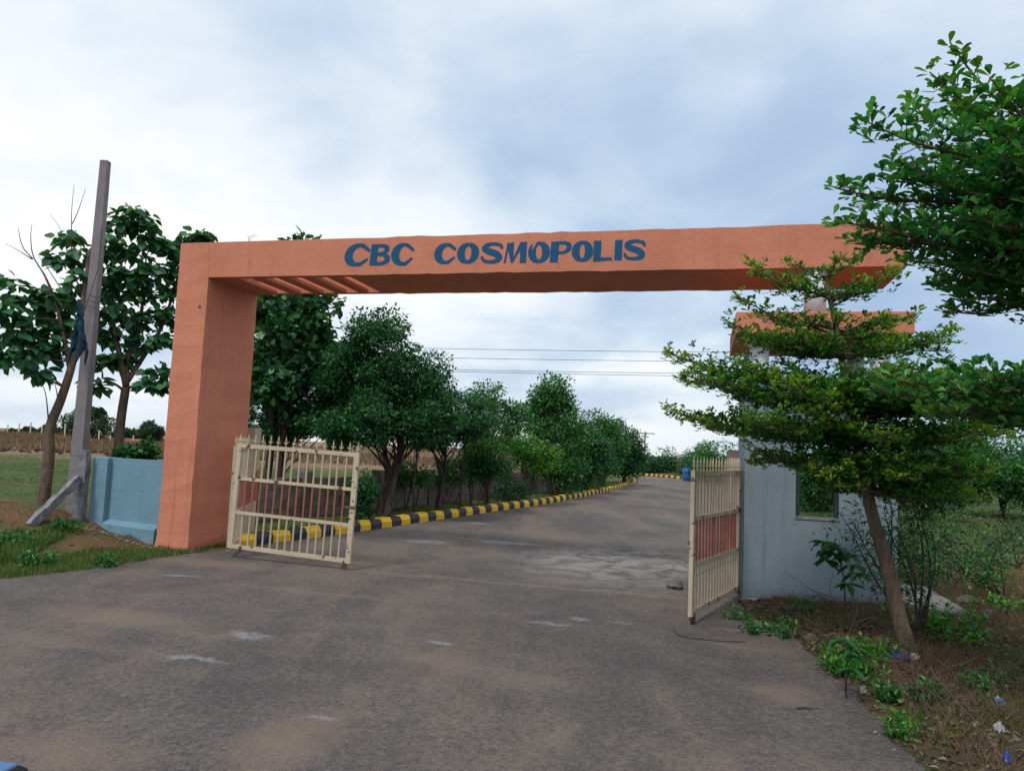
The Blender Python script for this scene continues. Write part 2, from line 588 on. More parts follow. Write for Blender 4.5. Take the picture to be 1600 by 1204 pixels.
def inside(poly, X, Y):
    c = np.zeros(X.shape, bool)
    n = len(poly)
    for i in range(n):
        x1, y1 = poly[i]; x2, y2 = poly[(i + 1) % n]
        if y1 == y2:
            continue
        m = ((y1 > Y) != (y2 > Y)) & (X < (x2 - x1) * (Y - y1) / (y2 - y1) + x1)
        c ^= m
    return c


def dist_poly(poly, X, Y):
    d = np.full(X.shape, 1e9)
    n = len(poly)
    for i in range(n):
        a = poly[i]; b = poly[(i + 1) % n]
        e = b - a
        L2 = e @ e + 1e-12
        t = np.clip(((X - a[0]) * e[0] + (Y - a[1]) * e[1]) / L2, 0, 1)
        d = np.minimum(d, (X - a[0] - t * e[0]) ** 2 + (Y - a[1] - t * e[1]) ** 2)
    return np.sqrt(d)


def sstep(a, b, x):
    t = np.clip((x - a) / (b - a), 0, 1)
    return t * t * (3 - 2 * t)


_ph = rng.uniform(0, 6.28, (14, 2)); _fr = rng.normal(0, 1, (14, 2))


def wob(X, Y, f):
    s = 0
    for i in range(14):
        s = s + np.sin((X * _fr[i, 0] + Y * _fr[i, 1]) * f * (1 + i * 0.18) + _ph[i, 0])
    return s / 7.0


def height(X, Y, d=None, ins=None):
    X = np.asarray(X, float); Y = np.asarray(Y, float)
    if d is None:
        d = dist_poly(POLY, X, Y); ins = inside(POLY, X, Y)
    off = np.where(ins, 0, d)
    left = sstep(1.0, -3.0, X - 0.35 * (Y - 12))
    z = 0.012 * wob(X, Y, 3.2) + 0.03 * wob(X, Y, 0.9) * sstep(0.3, 2, off)
    z = z + 0.10 * left * sstep(12.2, 13.5, Y) * sstep(0.05, 0.35, off) * (1 - sstep(3.5, 6, off))
    m = np.exp(-(((X + 7.3) / 1.25) ** 2 + ((Y - 11.6) / 1.15) ** 2)) * 0.42 + np.exp(-(((X + 6.0) / 0.55) ** 2 + ((Y - 10.75) / .6) ** 2)) * 0.13 + np.exp(-(((X + 9.2) / 1.6) ** 2 + ((Y - 11.4) / 1.3) ** 2)) * 0.34
    z = z + m * (1 + 0.25 * wob(X, Y, 2.5)) * sstep(0.1, 0.9, off)
    z = z + (0.05 + 0.05 * wob(X, Y, 1.7)) * sstep(0.05, 0.5, off) * sstep(2.0, 2.6, X) * sstep(11, 9, Y) * sstep(-2, 2, Y)
    z = z + 1.05 * sstep(30, 75, Y) * sstep(2, 8, off) * sstep(6, -4, X - 0.2 * Y)
    z = z + 0.3 * wob(X * 0.08, Y * 0.08, 1.0) * sstep(40, 120, Y) * sstep(2, 8, off)
    z = np.where(ins, np.minimum(z, 0) * 0 - 0.03 * sstep(0, 0.12, d), z + 0.008)
    return z


def hz(x, y):
    return float(height(np.array([x]), np.array([y]))[0])


def build_ground():
    xs = np.concatenate([[-900, -500, -300, -180, -120, -85, -65, -50, -40, -32, -26, -22, -18], np.arange(-15, -3, 0.14), np.arange(-3, 2, 0.3), np.arange(2, 9, 0.12), np.arange(9, 20, 0.6), [22, 26, 32, 40, 50, 65, 85, 120, 180, 300, 500, 900]])
    ys = np.concatenate([[-300, -100, -40, -20, -10, -5, -2, 0, 1.5], np.arange(2.5, 15, 0.13), np.arange(15, 30, 0.4), np.arange(30, 80, 1.5), [85, 92, 100, 115, 135, 160, 200, 260, 340, 460, 700, 1100]])
    X, Y = np.meshgrid(xs, ys)
    Z = height(X, Y)
    V = np.stack([X, Y, Z], -1).reshape(-1, 3)
    nx = len(xs)
    i = np.arange(len(ys) - 1)[:, None] * nx + np.arange(nx - 1)[None]
    Fq = np.stack([i, i + 1, i + 1 + nx, i + nx], -1).reshape(-1, 4)
    m, t, b, out, v = mat_base('soil_and_grass')
    # colour: red soil, green turf, dry straw field
    n1 = noise(t, v, 0.35, 6, 0.62, 0.2)
    n2 = noise(t, v, 2.6, 6, 0.65, 0.2)
    n3 = noise(t, v, 30, 5, 0.7)
    n4 = noise(t, mapping(t, v, scale=(0.05, 0.22, 1)), 1.0, 4, 0.6)
    soil = ramp(t, n3, [(0.3, (0.09, 0.048, 0.032)), (0.55, (0.19, 0.10, 0.062)), (0.75, (0.28, 0.165, 0.11))])
    turf = ramp(t, n3, [(0.3, (0.028, 0.055, 0.018)), (0.55, (0.065, 0.105, 0.03)), (0.78, (0.13, 0.15, 0.055))])
    straw = ramp(t, n3, [(0.3, (0.17, 0.115, 0.07)), (0.7, (0.30, 0.20, 0.125))])
    sep = nd(t, 'ShaderNodeSeparateXYZ'); t.links.new(v, sep.inputs[0])
    gfac = ramp(t, mathn(t, 'ADD', mathn(t, 'MULTIPLY', n1, 0.6), mathn(t, 'MULTIPLY', n2, 0.4)), [(0.44, (1, 1, 1)), (0.55, (0, 0, 0))])
    far = ramp(t, mathn(t, 'MULTIPLY', sep.outputs[1], 0.02), [(0.26, (0, 0, 0)), (0.31, (1, 1, 1))])
    bands = ramp(t, n4, [(0.55, (1, 1, 1)), (0.62, (0, 0, 0))])
    near_c = mixc(t, gfac, soil, turf)
    far_c = mixc(t, bands, soil, mixc(t, ramp(t, n2, [(0.5, (0, 0, 0)), (0.8, (1, 1, 1))]), turf, straw))
    c = mixc(t, far, near_c, far_c)
    # brown stubble field beyond 45 m on the left of the road
    lf = mathn(t, 'SUBTRACT', sep.outputs[1], mathn(t, 'MULTIPLY', sep.outputs[0], 0.0))
    st = ramp(t, mathn(t, 'MULTIPLY', mathn(t, 'ADD', lf, mathn(t, 'MULTIPLY', n2, 10)), 0.01), [(0.44, (0, 0, 0)), (0.48, (1, 1, 1))])
    lr = ramp(t, mathn(t, 'ADD', mathn(t, 'MULTIPLY', sep.outputs[0], 0.02), 0.5), [(0.55, (1, 1, 1)), (0.62, (0, 0, 0))])
    c = mixc(t, mathn(t, 'MULTIPLY', st, lr), c, straw)
    # the verge on the right is brown earth with humus
    ver = mathn(t, 'MULTIPLY', ramp(t, mathn(t, 'MULTIPLY', sep.outputs[0], 0.1), [(0.22, (0, 0, 0)), (0.25, (1, 1, 1))]), ramp(t, mathn(t, 'MULTIPLY', sep.outputs[1], 0.05), [(0.50, (1, 1, 1)), (0.62, (0, 0, 0))]))
    humus = ramp(t, n3, [(0.3, (0.05, 0.032, 0.022)), (0.55, (0.11, 0.07, 0.046)), (0.78, (0.20, 0.13, 0.085))])
    c = mixc(t, mathn(t, 'MULTIPLY', ver, ramp(t, n2, [(0.35, (0.95, 0.95, 0.95)), (0.65, (0.45, 0.45, 0.45))])), c, humus)
    set_col(t, b, c)
    b.inputs['Roughness'].default_value = 0.95
    b.inputs['Specular IOR Level'].default_value = 0.1
    bump(t, b, mathn(t, 'ADD', n3, mathn(t, 'MULTIPLY', n2, 2.0)), 0.8, 0.03)
    me = np_mesh('ground', V, Fq, m)
    me.polygons.foreach_set('use_smooth', [True] * len(me.polygons))
    structure(link('ground', me))


build_ground()


def build_road():
    m, t, b, out, v = mat_base('worn_asphalt')
    n_f = noise(t, v, 140, 3, 0.7)
    n_m = noise(t, v, 26, 5, 0.65)
    vor = nd(t, 'ShaderNodeTexVoronoi')
    vor.inputs['Scale'].default_value = 95
    t.links.new(v, vor.inputs['Vector'])
    grain = ramp(t, vor.outputs['Distance'], [(0.0, (1, 1, 1)), (0.55, (0, 0, 0))])
    base = ramp(t, n_f, [(0.25, (0.066, 0.057, 0.057)), (0.5, (0.145, 0.127, 0.121)), (0.75, (0.30, 0.262, 0.232))])
    n_c = noise(t, v, 48, 4, 0.8)
    n_l = noise(t, v, 0.8, 5, 0.6, 0.3)
    base = mixc(t, mathn(t, 'MULTIPLY', ramp(t, n_m, [(0.35, (1, 1, 1)), (0.6, (0, 0, 0))]), 0.55), base, (0.052, 0.047, 0.054))
    base = mixc(t, mathn(t, 'MULTIPLY', ramp(t, n_c, [(0.54, (0, 0, 0)), (0.66, (1, 1, 1))]), 0.75), base, (0.27, 0.23, 0.20))
    base = mixc(t, mathn(t, 'MULTIPLY', ramp(t, n_c, [(0.32, (1, 1, 1)), (0.44, (0, 0, 0))]), 0.8), base, (0.034, 0.030, 0.035))
    n_g = noise(t, v, 18, 8, 0.92)
    base = mixc(t, mathn(t, 'MULTIPLY', ramp(t, n_g, [(0.55, (0, 0, 0)), (0.60, (1, 1, 1))]), 0.75), base, (0.30, 0.255, 0.215))
    base = mixc(t, mathn(t, 'MULTIPLY', ramp(t, n_g, [(0.38, (1, 1, 1)), (0.45, (0, 0, 0))]), 0.7), base, (0.04, 0.035, 0.037))
    base = mixc(t, mathn(t, 'MULTIPLY', ramp(t, n_l, [(0.42, (1, 1, 1)), (0.60, (0, 0, 0))]), 0.35), base, (0.058, 0.053, 0.060))
    # tan dust, driven in streaks along the road
    str_v = mapping(t, v, rot=(0, 0, -0.25), scale=(1.5, 0.42, 1))
    d1 = noise(t, str_v, 0.55, 6, 0.62, 0.5)
    d2 = noise(t, v, 60, 4, 0.75)
    d3 = noise(t, v, 3.2, 5, 0.7, 0.3)
    dsum = mathn(t, 'ADD', mathn(t, 'MULTIPLY', d1, 0.50), mathn(t, 'ADD', mathn(t, 'MULTIPLY', d3, 0.20), mathn(t, 'MULTIPLY', d2, 0.30)))
    df = ramp(t, dsum, [(0.455, (0, 0, 0)), (0.56, (1, 1, 1))])
    # named dusty places: (x, y, rx, ry, rot)
    sep = nd(t, 'ShaderNodeSeparateXYZ'); t.links.new(v, sep.inputs[0])

    wn = nd(t, 'ShaderNodeTexNoise')
    wn.inputs['Scale'].default_value = 2.6
    wn.inputs['Detail'].default_value = 9
    wn.inputs['Roughness'].default_value = 0.72
    t.links.new(v, wn.inputs['Vector'])
    wsub = nd(t, 'ShaderNodeVectorMath', operation='SUBTRACT')
    t.links.new(wn.outputs['Color'], wsub.inputs[0])
    wsub.inputs[1].default_value = (0.5, 0.5, 0.5)

    def spot(x, y, rx, ry, rot=0.0, warp=0.9, soft=0.5):
        sc_ = nd(t, 'ShaderNodeVectorMath', operation='SCALE')
        t.links.new(wsub.outputs[0], sc_.inputs[0]); sc_.inputs['Scale'].default_value = warp
        ad = nd(t, 'ShaderNodeVectorMath', operation='ADD')
        t.links.new(v, ad.inputs[0]); t.links.new(sc_.outputs[0], ad.inputs[1])
        mp = nd(t, 'ShaderNodeMapping', vector_type='TEXTURE')
        mp.inputs['Location'].default_value = (x, y, 0)
        mp.inputs['Rotation'].default_value = (0, 0, rot)
        mp.inputs['Scale'].default_value = (rx, ry, 1000)
        t.links.new(ad.outputs[0], mp.inputs[0])
        ln_ = nd(t, 'ShaderNodeVectorMath', operation='LENGTH')
        t.links.new(mp.outputs[0], ln_.inputs[0])
        return ramp(t, ln_.outputs['Value'], [(1 - soft, (1, 1, 1)), (1.0, (0, 0, 0))])

    tan = mixc(t, n_c, (0.15, 0.113, 0.09), (0.34, 0.265, 0.205))
    c = mixc(t, mathn(t, 'MULTIPLY', mathn(t, 'MULTIPLY', df, 0.75), ramp(t, n_g, [(0.40, (0.25, .25, .25)), (0.54, (1, 1, 1))])), base, tan)
    for (px, py, rx, ry, k) in [(200, 965, 1.1, 0.35, .85), (450, 1160, 0.35, 0.6, .8), (120, 1175, 0.5, 0.3, .7), (1230, 1085, 0.28, 0.4, .8), (640, 900, 0.9, 0.12, .5), (560, 880, 0.9, 0.3, .6), (330, 880, 1.3, 0.4, .75), (1150, 1010, 0.5, 0.1, .6), (800, 912, 2.6, 0.10, .75), (1000, 928, 1.2, 0.09, .8), (480, 925, 1.3, 0.14, .7), (300, 990, 0.9, .12, .5), (820, 1065, .5, .25, .5), (700, 1030, .5, .3, .55), (60, 1000, 1.2, .2, .5), (880, 1150, .12, .3, .6)]:
        g = gnd(px, py)
        s = spot(g[0], g[1], rx, ry, TH, 0.7, 0.7)
        c = mixc(t, mathn(t, 'MULTIPLY', mathn(t, 'MULTIPLY', s, k), ramp(t, d2, [(0.3, (0.55, .55, .55)), (0.6, (1, 1, 1))])), c, tan)
    # pale cement spills and the broken cement apron by the gate leaf
    pale = mixc(t, n_m, (0.20, 0.20, 0.20), (0.34, 0.335, 0.33))
    for (px, py, rx, ry, wp) in [(390, 992, 0.22, 0.16, .35), (300, 1028, 0.36, 0.07, .3), (500, 1123, 0.13, 0.045, .2), (665, 846, 0.55, 0.28, .5), (790, 848, 0.75, 0.25, .6), (750, 818, 0.35, 0.2, .5), (860, 975, 0.30, 0.10, .4), (690, 1004, 0.15, .05, .2), (280, 900, 0.3, .08, .3), (735, 800, .6, .25, .6), (1150, 985, .3, .03, .15), (905, 967, .16, .07, .35), (968, 972, .14, .05, .3)]:
        g = gnd(px, py)
        s = spot(g[0], g[1], rx, ry, TH, wp * 1.7, 0.5)
        c = mixc(t, mathn(t, 'MULTIPLY', s, ramp(t, mathn(t, 'ADD', mathn(t, 'MULTIPLY', d2, .5), mathn(t, 'MULTIPLY', n_m, .5)), [(0.40, (0.0, .0, .0)), (0.50, (0.95, .95, .95))])), c, pale)
    g = gnd(975, 882)
    s = spot(g[0], g[1], 1.9, 2.6, TH, 1.5, 0.5)
    rag = ramp(t, noise(t, mapping(t, v, scale=(1, 1, 1)), 2.4, 9, 0.74, 0.6), [(0.43, (0, 0, 0)), (0.56, (1, 1, 1))])
    c = mixc(t, mathn(t, 'MULTIPLY', mathn(t, 'MULTIPLY', s, rag), 0.95), c, mixc(t, n_f, (0.20, 0.185, 0.17), (0.42, 0.39, 0.355)))
    set_col(t, b, c)
    b.inputs['Roughness'].default_value = 0.88
    b.inputs['Specular IOR Level'].default_value = 0.18
    h = mathn(t, 'ADD', mathn(t, 'MULTIPLY', grain, 0.5), mathn(t, 'ADD', n_f, mathn(t, 'MULTIPLY', d3, 1.5)))
    bump(t, b, mathn(t, 'ADD', h, mathn(t, 'MULTIPLY', n_c, 1.2)), 0.8, 0.012)
    # sheet: fine grid near the camera would be wasted; one n-gon triangulated by strips
    import bmesh
    bm = bmesh.new()
    vs = [bm.verts.new((float(p[0]), float(p[1]), 0.006)) for p in POLY]
    f = bm.faces.new(vs)
    bmesh.ops.triangulate(bm, faces=[f])
    me = bpy.data.meshes.new('road')
    bm.normal_update()
    if sum(fc.normal.z for fc in bm.faces) < 0:
        bmesh.ops.reverse_faces(bm, faces=bm.faces)
    bm.to_mesh(me); bm.free()
    me.materials.append(m)
    structure(link('road', me))


build_road()


# ------------------------------------------------------------------ kerbs
def build_kerb(path, label, side, count, start_yellow=True):
    root = thing('kerb', label, 'kerb', (path[0][0], path[0][1], 0))
    x0, y0 = path[0]
    B = 0.385
    S = smooth_path(path, B)
    mb = MB()
    L, W, Hh = B - 0.012, 0.18, 0.19
    # cross-section with a sloping road-side face
    prof = [(0, -0.05), (0, 0.115), (0.05, Hh), (W, Hh), (W, -0.05)]
    vs = [(-L / 2, y, z) for y, z in prof] + [(L / 2, y, z) for y, z in prof]
    n = len(prof)
    fs = [tuple(range(n))[::-1], tuple(range(n, 2 * n))] + [(i, (i + 1) % n, n + (i + 1) % n, n + i) for i in range(n)]
    if side < 0:
        vs = [(x, -y, z) for x, y, z in vs]; fs = [f[::-1] for f in fs]
    mb.add(vs, fs)
    mes = [mb.mesh('kerb_block', M['kyellow']), mb.mesh('kerb_block', M['kblack'])]
    r = random.Random(3)
    for i in range(min(count, len(S) - 1)):
        a, b = S[i], S[i + 1]
        o = link('kerb_block', mes[(i + (0 if start_yellow else 1)) % 2], root)
        c = (a + b) / 2
        o.location = (c[0] - x0, c[1] - y0, r.uniform(-0.012, 0.008))
        o.rotation_euler = (r.gauss(0, .012), r.gauss(0, .012), math.atan2(b[1] - a[1], b[0] - a[0]) + r.gauss(0, .02))
    return root


build_kerb(KL[:12], 'yellow and black painted kerb along the tree-lined verge, starting behind the open gate', 1, 150)
build_kerb(KR[4:13], 'yellow and black painted kerb on the outer side of the far bend', -1, 150)

# ------------------------------------------------------------------ entrance arch
arch = thing('entrance_arch', 'tall orange plastered entrance arch with blue lettering over the road', 'arch', (ARCH[0], ARCH[1], 0), TH)


def to_arch(p):
    d = np.array([p[0], p[1]]) - ARCH
    return d @ A_, d @ N_, p[2]


def arch_hit(px, py, n0=0.0):
    """where the sight line meets the vertical plane at depth n0 behind the arch front: (s, z)"""
    v = ray(px, py)
    nx = np.array([N_[0], N_[1]])
    t = (n0 + ARCH @ nx) / (v[:2] @ nx)
    p = v * t
    return float((p[:2] - ARCH) @ A_), float(CAM_H + p[2])


mb = MB()
seg = 30
rr = random.Random(5)
ring = []
for k in range(seg + 1):
    z = -0.1 + (HT + 0.1) * k / seg
    j = lambda: rr.gauss(0, 0.0025) if 0 < k < seg else 0
    fl = 0.02 * max(0, 1 - z / 0.25) if z < .25 else 0
    ring.append([(j() - fl, -fl + j(), z), (PW + j() + (fl if k < 3 else 0), -fl + j(), z), (PW + j(), PD, z), (0 + j(), PD, z)])
vs = [p for r_ in ring for p in r_]
fs = [(3, 2, 1, 0), tuple(4 * seg + i for i in range(4))]
for k in range(seg):
    for i in range(4):
        j2 = (i + 1) % 4
        fs.append((4 * k + i, 4 * k + j2, 4 * k + 4 + j2, 4 * k + 4 + i))
mb.add(vs, fs)
mb.build('pillar', M['orange'], arch)

# beam: front and back strips, ribs between the five slots, then the solid length
mb = MB()
slots_px = [(372, 392), (413, 431), (449, 471), (491, 508), (526, 546)]
slots = [(arch_hit(a, 434, 0.10)[0], arch_hit(b, 434, 0.10)[0]) for a, b in slots_px]
ws = sum(b - a for a, b in slots) / 5
slots = [((a + b) / 2 - 0.105, (a + b) / 2 + 0.105) for a, b in slots]
fa, fb = 0.12, PD - 0.12
cuts = [PW] + [c for s_ in slots for c in s_] + [slots[-1][1] + 0.12]
s_end = cuts[-1]
mb.box(PW, 0, HB, s_end, fa, HT)
mb.box(PW, fb, HB, s_end, PD, HT)
for i in range(0, len(cuts), 2):
    mb.box(cuts[i], fa, HB, cuts[i + 1], fb, HB + 0.05)
nseg = 46
ring = []
for k in range(nseg + 1):
    s_ = s_end + (BL - s_end) * k / nseg
    jz = lambda a: rr.gauss(0, a) if 0 < k < nseg else 0
    ring.append([(s_, jz(.002), HB + jz(.004)), (s_, jz(.002), HT + jz(.005)), (s_, PD + jz(.003), HT + jz(.004)), (s_, PD + jz(.003), HB + jz(.005))])
vs = [p for r_ in ring for p in r_]
fs = [(0, 1, 2, 3), tuple(4 * nseg + i for i in (3, 2, 1, 0))]
for k in range(nseg):
    for i in range(4):
        j2 = (i + 1) % 4
        fs.append((4 * k + i, 4 * k + 4 + i, 4 * k + 4 + j2, 4 * k + j2))
mb.add(vs, fs)
mb.build('beam', M['orange'], arch)
# small weather hole in the pillar edge
h_s, h_z = arch_hit(312, 479)
mb = MB(); mb.tube([(h_s, 0.004, h_z), (h_s, -0.006, h_z)], 0.022, 10); mb.build('drain_hole', M['rust'], arch)


# lettering: strokes with swelling width, painted flat on the beam face
def cat(points, n=10):
    P = np.array(points, float)
    P = np.vstack([2 * P[0] - P[1], P, 2 * P[-1] - P[-2]])
    out = []
    for i in range(1, len(P) - 2):
        for t in np.linspace(0, 1, n, endpoint=False):
            a, b, c, d = P[i - 1], P[i], P[i + 1], P[i + 2]
            out.append(0.5 * ((2 * b) + (c - a) * t + (2 * a - 5 * b + 4 * c - d) * t * t + (3 * b - a - 3 * c + d) * t ** 3))
    out.append(P[-2])
    return np.array(out)


def glyph(ch):
    """list of strokes, each a list of (x, y, width) in a unit box, x 0..1, y 0..1, width in heights"""
    def ell(a0, a1, wf, n=26, cx=.5, rx=.36, ry=.42, close=False):
        return [(cx + rx * math.cos(a), .5 + ry * math.sin(a), wf(a)) for a in np.linspace(R(a0), R(a1), n)]
    if ch == 'C':
        def wf(a):
            side = max(0, -math.cos(a))
            return 0.165 + 0.22 * side ** 1.2
        st = ell(48, 312, wf, cx=.56, rx=.39, ry=.42)
        st = [(0.95, .70, .13)] + st[2:-2] + [(0.93, .30, .12)]
        return [('s', st)]
    if ch == 'O':
        return [('c', ell(90, 450, lambda a: 0.165 + 0.215 * abs(math.cos(a)) ** 1.3, 40, rx=.335, ry=.415))]
    if ch == 'S':
        return [('s', [(.93, .72, .13), (.84, .86, .15), (.5, .915, .17), (.22, .83, .23), (.17, .68, .27), (.4, .56, .30), (.66, .46, .31), (.84, .31, .28), (.78, .15, .22), (.5, .085, .17), (.2, .13, .15), (.07, .30, .13)])]
    if ch == 'B':
        return [('r', (0, 0, .37, 1)), ('s', [(.3, .915, .17), (.58, .915, .17), (.80, .84, .22), (.82, .70, .24), (.66, .575, .16), (.3, .545, .11)]), ('s', [(.3, .51, .11), (.66, .49, .15), (.87, .37, .25), (.87, .2, .25), (.64, .085, .17), (.3, .085, .17)])]
    if ch == 'M':
        return [('l', [(.05, 0, .10), (.20, .97, .12)]), ('l', [(.27, .98, .36), (.38, .0, .12)]), ('l', [(.40, .08, .08), (.78, .95, .20)]), ('r', (.70, 0, 1, 1))]
    if ch == 'P':
        return [('r', (0, 0, .40, 1)), ('s', [(.3, .92, .16), (.66, .92, .16), (.86, .82, .22), (.86, .62, .24), (.68, .48, .15), (.3, .45, .12)])]
    if ch == 'L':
        return [('r', (0, 0, .40, 1)), ('r', (.3, 0, 1, .17))]
    if ch == 'I':
        return [('r', (0, 0, 1, 1))]


def build_letter(ch, x0, y0, x1, y1, slant):
    s0, zt0 = arch_hit(x0, y0); s1, zt1 = arch_hit(x1, y0)
    _, zb = arch_hit((x0 + x1) / 2, y1)
    zt = arch_hit((x0 + x1) / 2, y0)[1]
    w, h = s1 - s0, zt - zb
    mb = MB()
    off = [0.0]

    def put(x, y):
        off[0] += 2e-6
        return (s0 + x * w + slant * (y - .5) * h, -0.0025 - off[0], zb + y * h)
    for kind, d in glyph(ch):
        off[0] += 0.0006
        if kind == 'r':
            a, b_, c, e = d
            jj = lambda: rr.uniform(-.012, .012)
            pts = [put(a + jj(), b_ + jj()), put(c + jj(), b_ + jj()), put(c + jj(), e + jj()), put(a + jj(), e + jj())]
            mb.add(pts, [(0, 1, 2, 3)])
            continue
        P = np.array(d, float)
        if kind == 's':
            P = cat(P, 7)
        Q = np.stack([P[:, 0] * w / h, P[:, 1]], 1)
        T = np.gradient(Q, axis=0); T /= np.linalg.norm(T, axis=1)[:, None] + 1e-9
        if kind == 'c':
            T[0] = T[-1] = (-1, 0)
        Nn = np.stack([-T[:, 1], T[:, 0]], 1)
        hw = P[:, 2:3] / 2
        Lp, Rp = Q + Nn * hw, Q - Nn * hw
        vs = []
        for a, b_ in zip(Lp, Rp):
            vs += [put(a[0] * h / w, a[1]), put(b_[0] * h / w, b_[1])]
        mb.add(vs, [(2 * i, 2 * i + 1, 2 * i + 3, 2 * i + 2) for i in range(len(Lp) - 1)])
        if kind == 's':   # rounded stroke ends
            for e in (0, -1):
                off[0] += 0.0003
                c0 = Q[e]; r0 = float(hw[e][0])
                mb.add([put((c0[0] + r0 * math.cos(a)) * h / w, c0[1] + r0 * math.sin(a)) for a in np.linspace(0, 2 * math.pi, 14, endpoint=False)], [tuple(range(14))])
    mb.build('letter', M['letter'], arch)


for ch, x0, y0, x1, y1, sl in [('C', 539.5, 380.6, 578.5, 416, .14), ('B', 580, 381.4, 610, 414.4, .06), ('C', 613, 379.8, 647, 415, .06),
                               ('C', 680, 379.8, 713, 412.9, .06), ('O', 715.5, 379.3, 749, 411.8, .03), ('S', 752, 378.3, 787, 411.8, .04),
                               ('M', 788, 378.3, 824, 411, 0), ('O', 826.5, 377.6, 859.5, 411, 0), ('P', 861, 377, 893, 409.8, .05), ('O', 895, 376.2, 926, 408.9, .02),
                               ('L', 928, 375.5, 957.5, 407.8, .02), ('I', 961, 374.8, 972.8, 407.4, .02), ('S', 974.5, 374, 1009.5, 407, .03)]:
    build_letter(ch, x0, y0, x1, y1, sl)

# stub column that carries the beam on the booth roof
BOOTH = np.array([2.84, 9.16])
bs, bn, _ = to_arch((BOOTH[0], BOOTH[1], 0))   # booth front-left corner in arch coordinates
BW, BDp = 1.68, 1.85
SLZ0, SLZ1 = 3.16, 3.42
cs, cz = arch_hit(1274, 420, 0.15)
mb = MB()
n = 20
mb.tube([(cs, 0.16, SLZ1 - 0.01), (cs, 0.16, HB + 0.02)], 0.13, 20)
mb.build('support_column', M['white'], arch, True)

# ------------------------------------------------------------------ guard booth
booth = thing('guard_booth', 'grey-blue guard booth with orange flat roof and window beside the gate', 'booth', (BOOTH[0], BOOTH[1], 0), TH)


def booth_hit(px, py):
    v = ray(px, py)
    t = (BOOTH @ N_) / (v[:2] @ N_)
    p = v * t
    return float((p[:2] - BOOTH) @ A_), float(CAM_H + p[2])


wx0, wz0 = booth_hit(1243, 806)
wx1, _ = booth_hit(1311, 808)
wz1 = wz0 + 1.02
WT, WH = 0.12, 2.55


def wall_open(name, mb, x0, x1, z0, z1, y0, y1, win):
    a, b, c, d = win
    mb.box(x0, y0, z0, a, y1, z1)
    mb.box(b, y0, z0, x1, y1, z1)
    mb.box(a, y0, z0, b, y1, c)
    mb.box(a, y0, d, b, y1, z1)


mb = MB(); wall_open('wall', mb, 0, BW, -0.1, WH, 0, WT, (wx0, wx1, wz0, wz1)); mb.build('front_wall', M['booth'], booth)
mb = MB(); wall_open('wall', mb, 0, BW, -0.1, WH, BDp - WT, BDp, (wx0 - 0.15, wx1 + 0.35, wz0 - .15, wz1)); mb.build('rear_wall', M['booth'], booth)
mb = MB(); mb.box(0, WT, -0.1, WT, BDp - WT, WH); mb.build('side_wall', M['booth'], booth)
mb = MB(); mb.box(BW - WT, WT, -0.1, BW, BDp - 0.9, WH); mb.build('side_wall', M['booth'], booth)
for (x, y) in ((0.155, 0.16), (BW - 0.155, 0.16), (0.155, BDp - .16), (BW - 0.155, BDp - 0.16)):
    mb = MB(); mb.tube([(x, y, WH - 0.4), (x, y, SLZ0 + 0.02)], 0.115, 20); mb.build('column', M['white'], booth, True)
mb = MB(); mb.box(-0.14, -0.17, SLZ0, BW + 0.14, BDp + 0.1, SLZ1, ch=0.008); mb.build('roof', M['orange'], booth)
mb = MB(); mb.box(-0.02, -0.10, -0.1, BW + 0.55, 0.0 - 0.003, 0.045, ch=0.015); mb.box(BW + .003, 0, -0.1, BW + 0.75, BDp, 0.075, ch=0.02); mb.build('plinth', M['plinth'], booth)
win = MB()
fw = 0.045
win.box(wx0 + .002, 0.03, wz0 + .002, wx0 + fw, 0.09, wz1 - .002); win.box(wx1 - fw, 0.03, wz0 + .002, wx1 - .002, 0.09, wz1 - .002)
win.box(wx0 + fw, 0.032, wz1 - fw, wx1 - fw, 0.088, wz1 - .002)
wo = win.build('window', M['frame'], booth)
mb = MB(); mb.box(wx0 + fw, 0.058, wz0 + .005, wx1 - fw, 0.062, wz1 - fw); mb.build('pane', M['glass'], wo)
mb = MB(); mb.box(wx0 - 0.01, -0.012, wz0 - 0.03, wx1 + 0.01, 0.0 - .002, wz0 - 0.002); mb.build('sill', M['plinth'], wo)
mb = MB(); mb.tube([(wx0 + 0.10, BDp - 0.25, 0), (wx0 + 0.10, BDp - 0.25, 2.4)], 0.045, 8); mb.build('inner_post', M['wood'], booth)

# ------------------------------------------------------------------ gate piers and folding leaves
def pier(x, y, h, label, w=0.2):
    t = thing('gate_pier', label, 'pier', (x, y, 0), TH)
    mb = MB(); mb.box(-w / 2, -w / 2, -0.1, w / 2, w / 2, h); mb.build('shaft', M['pier'], t)
    mb = MB(); mb.box(-w / 2 - .003, -w / 2 - .003, 0.62, w / 2 + .003, w / 2 + .003, 1.12); mb.build('painted_band', M['pierred'], t)
    return t


LP = at(396, 668, 12.75); RP = at(1147.5, 703, 11.1)
pier(LP[0], LP[1], LP[2], 'cream gate pier with flaking plaster behind the orange pillar', 0.19)
pier(RP[0], RP[1], RP[2], 'clean cream gate pier beside the guard booth wall', 0.19)

GH = 1.43     # frame height


